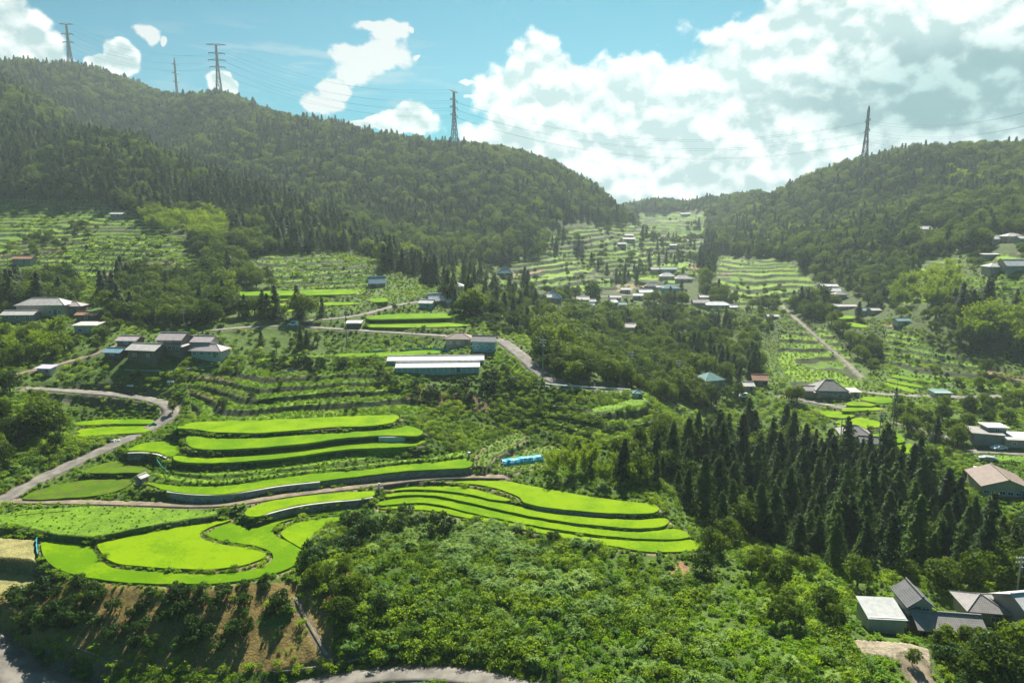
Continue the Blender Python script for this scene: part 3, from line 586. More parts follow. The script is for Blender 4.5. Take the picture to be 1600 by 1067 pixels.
def bush(seed, m='scrub', W=2.4, Hh=1.7, ls=.26, n_=190):
    r = np.random.RandomState(seed); Cs = []; Ns = []
    for i in range(7):
        a = r.uniform(0, 6.28); q = r.uniform(.0, .32)*W; c = np.array([q*math.cos(a), q*math.sin(a), Hh*r.uniform(.2, .5)]); lr = W*r.uniform(.2, .32)
        u = r.normal(0, 1, (n_//7, 3)); u[:, 2] = np.abs(u[:, 2]); u /= np.linalg.norm(u, axis=1, keepdims=True); Cs.append(c+u*lr*r.uniform(.7, 1.15, (n_//7, 1))*[1, 1, Hh/W*1.2]); Ns.append(u)
    return leaves('bush', quads(np.concatenate(Cs), np.concatenate(Ns), ls, ls*.7, .32), M[m])
def tussock(seed, m='tuss', R=1.0, Hh=1.25, n_=220, wd=.04):
    r = np.random.RandomState(seed); V = []
    for i in range(n_):
        a = r.uniform(0, 6.28); d = np.array([math.cos(a), math.sin(a), 0]); s = np.array([-d[1], d[0], 0])*wd*r.uniform(.7, 1.4); L = R*r.uniform(.25, 1.); h = Hh*r.uniform(.6, 1.05); b0 = d*r.uniform(0, .25)
        p1 = b0+d*L*.4+[0, 0, h*.8]; p2 = b0+d*L+[0, 0, h*r.uniform(.45, .95)]
        V += [b0-s, b0+s, p1+s*1.4, p1-s*1.4, p1-s*1.4, p1+s*1.4, p2+s*.4, p2-s*.4]
    return leaves('tussock', np.array(V), M[m])
def trunk(h, r0, limbs, seed):
    r = random.Random(seed); mb = MB(); mb.bar((0, 0, -.6), (r.uniform(-.1, .1), r.uniform(-.1, .1), h*.55), r0, 7, r0*.7); mb.bar((0, 0, h*.5), (r.uniform(-.2, .2), r.uniform(-.2, .2), h), r0*.7, 6, r0*.2)
    for i in range(limbs):
        a = r.uniform(0, 6.28); z = h*r.uniform(.3, .7); L = h*r.uniform(.25, .42); mb.bar((0, 0, z), (math.cos(a)*L, math.sin(a)*L, z+L*.7), r0*.4, 5, r0*.12)
    me = bpy.data.meshes.new('trunk'); me.from_pydata(mb.v, [], mb.f); me.materials.append(M['bark']); return me
def join_mesh(name, ms):      # one mesh of crown and trunk for the far, uncounted trees
    V = []; Fs = []; mats = []; mi = []; off = 0
    for k, m_ in enumerate(ms):
        V += [tuple(v.co) for v in m_.vertices]; 
        for p in m_.polygons: Fs.append(tuple(off+i for i in p.vertices)); mi.append(k)
        off += len(m_.vertices); mats.append(m_.materials[0])
    me = bpy.data.meshes.new(name); me.from_pydata(V, [], Fs)
    for m_ in mats: me.materials.append(m_)
    me.polygons.foreach_set('material_index', mi); return me
SP = {   # species: variants of (crown mesh, trunk mesh), height, width
 'cedar': ([(cedar(s), trunk(12.5, .22, 0, s)) for s in range(4)], 14., 5.),
 'broad': ([(broad(s+20), trunk(5.2, .28, 5, s)) for s in range(5)], 7.5, 7.),
 'citrus': ([(broad(s+40, 3.4, 2.5, -.1, 16, 48, .3, 'citrus', 'citrus_crown'), trunk(1.5, .1, 4, s)) for s in range(4)], 2.7, 3.4),
 'bamboo': ([(bamboo(s+60), trunk(6., .07, 4, s)) for s in range(3)], 9., 7.),
 'round': ([(broad(s+80, 3.6, 5.2, .3, 24, 50, .34, 'broad', 'crown'), trunk(3, .14, 3, s)) for s in range(3)], 5.2, 3.6)}
ST = {'scrub': [bush(s+100) for s in range(4)], 'tuss': [tussock(s+120) for s in range(4)], 'weed': [bush(s+140, 'weed', 1.6, .9, .22, 110) for s in range(3)], 'grass': [tussock(s+160, 'weed', .55, .6, 60, .05) for s in range(3)], 'row': [bush(s+180, 'scrub', 2.2, 1.3, .30, 120) for s in range(3)]}
# where plants grow ------------------------------------------------ pixel outlines of the ground under each kind of growth
Z = []   # (outline, {layer: [(species, probability, size lo, size hi)]})
def zone(poly, big_=None, mid=None, small=None, rows=False, near=None): Z.append((poly, dict(big=big_ or [], mid=mid or [], small=small or []), rows))
FORC_ = [('cedar', .55, .75, 1.25), ('broad', .45, .8, 1.5)]; FORB = [('broad', .72, .8, 1.6), ('cedar', .20, .6, 1.0)]
# orchard lower left
zone([(20,925),(110,905),(250,918),(440,905),(470,920),(460,950),(410,985),(330,1020),(220,1020),(120,1000),(30,990)], mid=[('citrus', .85, .6, 1.1)], small=[('citrus', .12, .4, .75), ('weed', .25, .5, 1.1)])
zone([(-60,925),(40,925),(40,985),(140,975),(300,985),(470,960),(560,900),(510,940),(520,1000),(500,1030),(330,1045),(130,1010),(-60,1000)], mid=[('citrus', .22, .45, .85)], small=[('weed', .12, .4, 1.), ('scrub', .05, .5, .9)])
zone([(100,1005),(330,1042),(520,1028),(620,1035),(760,1035),(860,1067),(840,1090),(-60,1090),(-60,1000)], mid=[('round', .25, .3, .6)], small=[('scrub', .55, .5, .9), ('weed', .3, .6, 1.)])
# dark bushes behind the scrub slope
zone([(480,850),(500,828),(560,806),(640,803),(720,812),(720,835),(640,832),(560,845),(500,880),(475,890)], mid=[('citrus', .5, .9, 1.5)], small=[('scrub', .5, .7, 1.1), ('tuss', .2, .8, 1.2)])
zone([(470,905),(560,895),(600,930),(600,985),(520,985),(478,940)], mid=[('broad', .3, .35, .6)], small=[('scrub', .8, .8, 1.3)])
# open scrub slope with pale tussocks
zone([(500,870),(620,822),(740,812),(900,850),(1000,868),(1040,905),(1000,960),(800,930),(600,900),(500,900)], mid=[('citrus', .02, .6, 1.)], small=[('tuss', .34, .8, 1.5), ('scrub', .30, .6, 1.3), ('weed', .26, .8, 1.3)])
zone([(470,900),(1000,900),(1150,925),(1240,960),(1340,990),(1360,1067),(1380,1090),(840,1090),(760,1040),(520,1032)], mid=[('round', .035, .25, .6), ('citrus', .02, .5, .9)], small=[('scrub', .42, .5, 1.5), ('tuss', .14, .6, 1.2), ('weed', .34, .8, 1.6)])
zone([(1040,876),(1078,876),(1082,908),(1045,905)], small=[('weed', .06, .4, .8)])
# yard grass, garden trees lower right
zone([(1350,1015),(1400,1022),(1440,1050),(1450,1090),(1360,1090),(1330,1040)], small=[('grass', .9, .9, 1.6)])
zone([(1440,1005),(1520,1000),(1700,1000),(1700,1090),(1450,1090)], mid=[('round', .35, .6, 1.1), ('citrus', .2, .8, 1.3)], small=[('scrub', .5, .7, 1.2)])
# rounded trees left of the farm
zone([(1130,885),(1180,850),(1250,880),(1330,905),(1345,960),(1320,985),(1250,965),(1180,930)], mid=[('round', .36, .7, 1.25)], small=[('scrub', .5, .8, 1.3), ('weed', .2, 1, 1.3)])
zone([(1330,900),(1600,890),(1700,890),(1700,920),(1560,925),(1500,935),(1420,915),(1340,930)], big_=[('broad', .85, .55, .85)], mid=[('round', .3, .8, 1.1)], small=[('scrub', .5, .8, 1.1)])
# cedar wood
zone([(960,745),(1080,700),(1180,680),(1250,700),(1330,720),(1420,735),(1500,800),(1560,840),(1640,850),(1640,895),(1400,895),(1300,885),(1200,850),(1130,860),(1090,800),(1040,770)], big_=[('cedar', .64, .42, 1.02), ('broad', .33, .55, 1.1)], mid=[('cedar', .12, .3, .5)], small=[('scrub', .25, .8, 1.2)])
zone([(1190,655),(1300,690),(1360,715),(1430,725),(1330,740),(1180,700)], big_=[('cedar', .5, .4, .8), ('broad', .25, .6, .9)], mid=[('cedar', .12, .3, .5)])
# bamboo thicket beside the widest paddy
zone([(815,740),(870,748),(960,765),(1030,780),(1040,762),(1000,735),(930,722),(870,735)], mid=[('bamboo', .30, .42, .66), ('round', .08, .4, .7)], small=[('weed', .5, 1, 1.4)])
# ravine edge
zone([(690,655),(760,670),(800,672),(740,700),(735,735),(700,700),(660,672),(640,655)], mid=[('round', .03, .3, .5)], small=[('scrub', .55, .6, 1.1), ('weed', .3, .8, 1.3)])
zone([(600,600),(700,600),(830,620),(900,640),(920,690),(860,700),(780,670),(680,650)], big_=[('broad', .08, .4, .6)], mid=[('citrus', .30, .7, 1.2), ('round', .05, .4, .7)], small=[('scrub', .5, .6, 1.1)])
zone([(880,690),(1000,680),(1100,690),(1080,720),(960,745),(1040,800),(1120,860),(1150,890),(1100,870),(1040,790),(960,730)], big_=[('broad', .4, .5, .8)], mid=[('round', .25, .5, .9)], small=[('scrub', .6, .8, 1.3)])
zone([(880,640),(1060,640),(1130,690),(1000,700),(890,700)], big_=[('broad', .18, .4, .7)], mid=[('round', .12, .4, .8), ('citrus', .14, .8, 1.2)], small=[('scrub', .6, .7, 1.1)], rows=True)
zone([(860,612),(1000,612),(1060,650),(900,648)], mid=[('citrus', .1, .6, 1.)], small=[('scrub', .4, .6, 1.), ('weed', .4, .8, 1.2)], rows=True)
# dark grove at the road end and the wooded spur
zone([(850,500),(935,490),(960,520),(940,560),(850,560),(835,520)], big_=[('broad', .9, .9, 1.4)], mid=[('round', .2, .8, 1.2)])
zone([(835,560),(960,545),(1060,560),(1150,600),(1120,640),(1060,640),(1000,612),(860,602)], big_=[('broad', .85, .7, 1.1)], mid=[('round', .3, .6, 1.)])
zone([(1050,508),(1130,508),(1180,525),(1190,590),(1150,620),(1060,580)], big_=[('cedar', .35, .5, .85), ('broad', .42, .6, 1.0)], mid=[('round', .1, .6, 1.)])
zone([(930,500),(1060,495),(1060,560),(940,560)], big_=[('broad', .7, .6, 1.1), ('cedar', .15, .5, .7)])
zone([(850,470),(1120,480),(1250,490),(1230,520),(1050,510),(930,500),(860,500)], big_=[('broad', .16, .4, .75)], mid=[('round', .10, .5, .9), ('row', .1, .8, 1.4)], small=[('scrub', .2, 1, 1.5)])
# right middle
zone([(1100,620),(1225,600),(1260,620),(1300,640),(1300,690),(1190,660),(1110,690)], big_=[('broad', .45, .5, .8)], mid=[('round', .2, .6, 1.)], small=[('weed', .4, 1, 1.4), ('scrub', .3, .9, 1.3)])
zone([(1380,500),(1600,560),(1700,580),(1700,612),(1470,610),(1380,580)], big_=[('broad', .22, .4, .8)], mid=[('round', .1, .5, .8)], small=[('scrub', .3, .8, 1.3)], rows=True)
zone([(1395,630),(1700,628),(1700,680),(1530,685),(1500,720),(1530,760),(1560,800),(1640,830),(1560,840),(1480,790),(1430,720),(1440,690),(1390,660)], big_=[('broad', .30, .45, .8)], mid=[('round', .22, .5, .9)], small=[('scrub', .5, .8, 1.3), ('weed', .2, 1, 1.3)])
zone([(1460,540),(1500,500),(1600,480),(1700,480),(1700,575),(1600,575),(1480,565)], mid=[('bamboo', .30, .8, 1.15)], big_=[('bamboo', .3, .8, 1.1)])
zone([(1390,470),(1440,440),(1490,430),(1500,465),(1450,490),(1400,490)], big_=[('bamboo', .75, .75, 1.1)])
zone([(1440,400),(1600,385),(1700,385),(1700,480),(1500,475),(1430,470)], big_=[('broad', .20, .4, .75)], mid=[('weed', .3, 1.2, 2.), ('round', .05, .4, .7)], small=[('weed', .35, 1, 1.6)], rows=True)
zone([(1300,400),(1440,390),(1440,440),(1390,480),(1330,500),(1380,560),(1350,600),(1340,560),(1296,505),(1290,480),(1290,440)], big_=[('broad', .62, .5, 1.), ('cedar', .06, .5, .8)], mid=[('round', .1, .6, 1.)])
zone([(1380,480),(1490,480),(1490,560),(1400,520)], big_=[('broad', .75, .5, .95)], mid=[('round', .2, .6, .9)])
zone([(1185,500),(1290,500),(1340,560),(1350,608),(1225,612),(1185,560)], mid=[('round', .02, .3, .5)], small=[('row', .5, .5, .85)], rows=True)
# far valley centre
zone([(1120,400),(1240,405),(1280,440),(1270,478),(1150,482),(1105,450)], big_=[('broad', .04, .4, .6)], mid=[('row', .12, .9, 1.8)], rows=True)
zone([(1090,395),(1140,395),(1140,425),(1095,430)], big_=[('cedar', .8, .7, 1.)])
zone([(990,330),(1100,330),(1105,352),(1000,352)], big_=[('broad', .03, .5, .8)])
zone([(860,345),(1000,350),(1100,355),(1105,395),(1095,430),(1100,470),(850,470),(760,445),(740,425),(850,400)], big_=[('broad', .20, .45, .95), ('cedar', .03, .5, .8)], mid=[('row', .16, .9, 1.9), ('round', .07, .4, .9)], rows=True)
zone([(640,400),(760,410),(860,445),(860,500),(820,520),(780,500),(730,470),(680,440)], big_=[('broad', .42, .5, .85), ('cedar', .1, .5, .8)], mid=[('round', .12, .5, .9)], small=[('weed', .25, 1, 1.4)])
zone([(740,440),(830,450),(850,490),(800,500),(745,480)], big_=[('broad', .8, .7, 1.1)])
zone([(570,420),(640,430),(690,450),(700,500),(500,500),(560,470)], big_=[('broad', .06, .3, .55)], mid=[('round', .05, .4, .7)], small=[('weed', .3, 1, 1.4)])
# left belt of trees
zone([(345,500),(400,497),(430,510),(505,515),(510,550),(440,555),(400,548),(350,528)], mid=[('round', .35, .5, .85), ('cedar', .04, .3, .42)], big_=[('broad', .12, .45, .6)])
zone([(180,455),(240,440),(300,430),(390,440),(440,430),(400,450),(345,452),(335,480),(345,498),(330,510),(200,510),(190,490)], big_=[('broad', .9, .7, 1.1), ('cedar', .1, .5, .7)], mid=[('round', .3, .8, 1.3)])
zone([(150,465),(210,455),(215,490),(180,495)], big_=[('cedar', .9, .8, 1.0)])
zone([(30,440),(100,430),(115,470),(40,468)], big_=[('broad', .8, .7, 1.)], mid=[('round', .2, .8, 1.)])
zone([(115,430),(190,430),(160,490),(200,520),(140,520),(115,480)], big_=[('broad', .4, .5, .8)], mid=[('round', .2, .6, 1.)], small=[('scrub', .4, .9, 1.4)])
zone([(335,454),(560,448),(570,492),(380,493),(345,480)], small=[('weed', .2, .4, .8)])
zone([(380,400),(560,395),(620,420),(570,450),(450,452),(390,440)], big_=[('broad', .08, .4, .7)], mid=[('row', .3, 1, 1.6)], small=[('weed', .3, 1, 1.5)], rows=True)
zone([(225,345),(350,345),(360,375),(320,385),(280,372),(232,362)], big_=[('bamboo', .8, .7, 1.0)])
zone([(300,380),(420,370),(440,420),(410,445),(330,420)], big_=[('broad', .9, .8, 1.3)], mid=[('round', .3, .8, 1.3)])
zone([(-150,312),(150,318),(225,340),(290,372),(320,400),(330,430),(200,440),(100,440),(-150,460)], big_=[('broad', .07, .4, .65)], mid=[('row', .26, 1., 2.1), ('round', .02, .4, .7)], small=[('weed', .06, 1, 1.4)], rows=True)
zone([(-150,470),(20,480),(60,520),(150,525),(190,545),(130,560),(60,572),(0,590),(-150,600)], big_=[('broad', .30, .5, .85)], mid=[('round', .25, .5, .9), ('bamboo', .06, .5, .7)], small=[('scrub', .5, .8, 1.2)])
zone([(-150,600),(40,600),(50,620),(100,650),(110,680),(60,690),(40,720),(-150,760)], big_=[('broad', .32, .55, .95)], mid=[('round', .22, .5, 1.)], small=[('scrub', .45, .7, 1.2), ('tuss', .1, .8, 1.2)])
zone([(-150,740),(40,700),(115,650),(120,690),(220,680),(150,702),(0,775),(-150,800)], big_=[('broad', .05, .4, .6)], mid=[('round', .08, .4, .7), ('citrus', .1, .6, 1.)], small=[('scrub', .42, .7, 1.2), ('tuss', .18, .7, 1.2), ('weed', .2, .8, 1.2)])
zone([(60,585),(200,560),(420,550),(430,575),(300,590),(260,598),(140,604),(60,600)], mid=[('round', .08, .4, .7), ('citrus', .25, .6, 1.)], small=[('scrub', .5, .8, 1.3)])
zone([(285,600),(430,575),(600,572),(640,590),(640,620),(690,655),(620,650),(400,656),(300,660),(290,630)], big_=[('broad', .02, .4, .5)], mid=[('citrus', .05, .6, 1.1), ('round', .02, .3, .6)], small=[('row', .30, .5, .85), ('weed', .5, .7, 1.2)], rows=True)
zone([(410,565),(520,560),(600,560),(600,585),(430,585)], mid=[('citrus', .25, .7, 1.2)], small=[('scrub', .5, .8, 1.2)])
zone([(600,580),(760,580),(840,590),(820,612),(640,602)], mid=[('citrus', .40, .8, 1.25), ('round', .1, .4, .7)], small=[('scrub', .5, .8, 1.2)])
zone([(490,520),(700,520),(700,548),(500,548)], mid=[('citrus', .10, .7, 1.)], small=[('weed', .5, .9, 1.4)])
zone([(640,496),(800,496),(850,530),(790,530),(745,510)], mid=[('round', .18, .5, 1.), ('citrus', .2, .8, 1.2)], small=[('weed', .5, 1, 1.3)])
zone([(745,520),(830,540),(835,590),(770,575),(770,545)], mid=[('citrus', .10, .7, 1.)], small=[('weed', .5, .8, 1.2)])
# around the big left paddies
zone([(120,700),(300,735),(300,800),(0,800)], mid=[('citrus', .02, .5, .8)], small=[('weed', .35, .5, .9), ('grass', .3, .8, 1.2)])
# forests: the front left ridge, right hill, the rest
zone([(-200,100),(0,125),(200,190),(330,270),(480,330),(620,395),(640,440),(600,430),(520,398),(430,400),(300,375),(230,345),(150,318),(-200,312)], big_=[('cedar', .62, .55, 1.1), ('broad', .36, .8, 1.5)])
zone([(1100,300),(1700,200),(1700,420),(1440,400),(1300,400),(1280,440),(1240,405),(1130,400),(1105,350)], big_=[('broad', .66, .5, 1.6), ('cedar', .28, .5, 1.05), ('bamboo', .03, .8, 1.1)])
zone([(-400,-200),(2000,-200),(2000,500),(-400,500)], big_=[('broad', .56, .5, 1.6), ('cedar', .40, .5, 1.05)])
zone([(-400,500),(2000,500),(2000,1200),(-400,1200)], big_=[], mid=[('round', .02, .4, .7)], small=[('weed', .25, .6, 1.1), ('grass', .3, .8, 1.3), ('scrub', .05, .6, 1.)])
HOUSEPTS = []   # (x, y, radius) kept free of plants

# ------------------------------------------------------------------ buildings
def slab(mb, pts, t=.16): mb.prism(pts, t)
def roof_parts(root, w, d, z0, rh, kind, rm, ov=.6, base=None, x0=0, y0=0):
    W = w/2+ov; D_ = d/2+ov; mb = MB(); rg = MB(); k = rh/(d/2) if kind in ('gx', 'h', 'p') else rh/(w/2); e = z0-k*ov+.12; top = z0+rh+.12
    P = lambda x, y, z: (x+x0, y+y0, z)
    if kind == 'gx':
        slab(mb, [P(-W,-D_,e), P(W,-D_,e), P(W,0,top), P(-W,0,top)]); slab(mb, [P(W,D_,e), P(-W,D_,e), P(-W,0,top), P(W,0,top)]); rg.bar(P(-W-.02,0,top+.05), P(W+.02,0,top+.05), .17, 6)
    elif kind == 'gy':
        slab(mb, [P(-W,-D_,e), P(0,-D_,top), P(0,D_,top), P(-W,D_,e)]); slab(mb, [P(W,D_,e), P(0,D_,top), P(0,-D_,top), P(W,-D_,e)]); rg.bar(P(0,-D_-.02,top+.05), P(0,D_+.02,top+.05), .17, 6)
    elif kind in ('h', 'p'):
        r = max(0.05, W-D_) if kind == 'h' else .05
        A, B_, C_, E_ = P(-W,-D_,e), P(W,-D_,e), P(W,D_,e), P(-W,D_,e); R1, R2 = P(-r,0,top), P(r,0,top)
        slab(mb, [A,B_,R2,R1]); slab(mb, [C_,E_,R1,R2]); slab(mb, [B_,C_,R2]); slab(mb, [E_,A,R1])
        rg.bar(R1, R2, .17, 6)
        for a, b_ in ((A,R1),(B_,R2),(C_,R2),(E_,R1)): rg.bar(a, b_, .11, 5)
    elif kind == 's': slab(mb, [P(-W,-D_,z0-.1), P(W,-D_,z0-.1), P(W,D_,z0+rh), P(-W,D_,z0+rh)])
    else: slab(mb, [P(-W,-D_,z0+.3), P(W,-D_,z0+.3), P(W,D_,z0+.3), P(-W,D_,z0+.3)], .3)
    o = mb.build('roof', rm, root)
    if rg.v: rg.build('ridge', rm, o)
    return o
def windows(root, w, d, wallh, n_, h=1.0, sill=.9, face='front', frame='white', ww=1.2):
    for i in range(n_):
        c = -w/2+w*(i+.5)/n_; f = MB(); g = MB(); y = -d/2
        for a in ((c-ww/2,sill,c-ww/2+.08,sill+h),(c+ww/2-.08,sill,c+ww/2,sill+h),(c-ww/2+.08,sill,c+ww/2-.08,sill+.08),(c-ww/2+.08,sill+h-.08,c+ww/2-.08,sill+h),(c-.03,sill+.08,c+.03,sill+h-.08)):
            if face == 'front': f.box(a[0], y-.07, a[1], a[2], y+.02, a[3])
            else: f.box(w/2-.02, a[0]*d/w, a[1], w/2+.07, a[2]*d/w, a[3])
        if face == 'front': g.box(c-ww/2+.04, y-.03, sill+.04, c+ww/2-.04, y-.012, sill+h-.04)
        else: g.box(w/2+.012, (c-ww/2+.04)*d/w, sill+.04, w/2+.03, (c+ww/2-.04)*d/w, sill+h-.04)
        fo = f.build('window', M['timber'] if frame == 'timber' else M['white'], root); g.build('pane', M['glass'], fo)
def door(root, x, d, w=1.0, h=1.95, m=None):
    o = MB().box(x-w/2, -d/2-.06, 0, x+w/2, -d/2+.01, h).build('door', m or BL, root); MB().box(x+w/2-.2, -d/2-.12, .95, x+w/2-.1, -d/2-.06, 1.1).build('handle', M['grey'], o)
def gable_walls(mb, w, d, z0, rh, kind):
    if kind == 'gx':
        for s in (-1, 1): mb.prism([(s*w/2,-d/2,z0-.01),(s*w/2-s*.12,-d/2,z0-.01),(s*w/2-s*.12,d/2,z0-.01),(s*w/2,d/2,z0-.01)], .01); k = len(mb.v); mb.v += [(s*w/2,-d/2,z0),(s*w/2,d/2,z0),(s*w/2,0,z0+rh),(s*(w/2-.12),-d/2,z0),(s*(w/2-.12),d/2,z0),(s*(w/2-.12),0,z0+rh)]; mb.f += [(k,k+1,k+2),(k+3,k+5,k+4),(k,k+2,k+5,k+3),(k+1,k+4,k+5,k+2)]
    if kind == 'gy':
        for s in (-1, 1): k = len(mb.v); mb.v += [(-w/2,s*d/2,z0),(w/2,s*d/2,z0),(0,s*d/2,z0+rh),(-w/2,s*(d/2-.12),z0),(w/2,s*(d/2-.12),z0),(0,s*(d/2-.12),z0+rh)]; mb.f += [(k,k+1,k+2),(k+3,k+5,k+4),(k,k+2,k+5,k+3),(k+1,k+4,k+5,k+2)]
def house(px, py, wpx, d, wallh, rot, kind, rh, roof, wall, label, cat='house', name='house', near=False, group=None, nw=None, dr=True, sec=None, ov=.6, side=0, skirt=None, zoff=0, frame='white'):
    if not near: wallh *= .70; d *= .78; rh *= .78; skirt = skirt and skirt*.70
    x, y, z = cast(px, py); w_ = wpx*y/F/(1+.0*d); nearf = 1 if near else .78; c, s = math.cos(math.radians(rot)), math.sin(math.radians(rot))
    cx = x-s*d/2; cy = y+c*d/2; gz = float(max(Hs(cx, cy), z))+zoff
    root = empty(name, (cx, cy, gz), math.radians(rot), label, cat, group)
    mb = MB().box(-w_/2, -d/2, -2.5, w_/2, d/2, wallh); gable_walls(mb, w_, d, wallh, rh, kind); mb.build('wall', WM[wall], root)
    roof_parts(root, w_, d, wallh, rh, kind, RM[roof], ov)
    nw = max(1, int(w_/3.2)) if nw is None else nw
    lv = [0.]+([2.3] if wallh > 3.5 else [])
    for k, l in enumerate(lv):
        if nw: windows(root, w_, d, wallh, nw, .85, l+.6, frame=frame)
        if side: windows(root, w_, d, wallh, side, .95, l+.65, 'side', frame)
    if dr: door(root, w_*.5*(.62 if nw > 1 else .5)*(1 if nw != 1 else .6), d, .9, min(1.85, wallh-.15))
    if skirt:      # lower pent roof round the first floor line
        o = MB(); W = w_/2; D_ = d/2; q = 1.1
        for a in ([(-W-q,-D_-q,skirt-.45),(W+q,-D_-q,skirt-.45),(W,-D_,skirt),(-W,-D_,skirt)],[(W+q,-D_-q,skirt-.45),(W+q,D_+q,skirt-.45),(W,D_,skirt),(W,-D_,skirt)],[(-W-q,D_+q,skirt-.45),(-W-q,-D_-q,skirt-.45),(-W,-D_,skirt),(-W,D_,skirt)]): slab(o, a, .12)
        o.build('pent_roof', RM[roof], root)
    HOUSEPTS.append((cx, cy, max(w_, d)/2*1.05+.9, w_, d, math.radians(rot))); return root, w_, d
V_ = 'houses of the village in the valley'
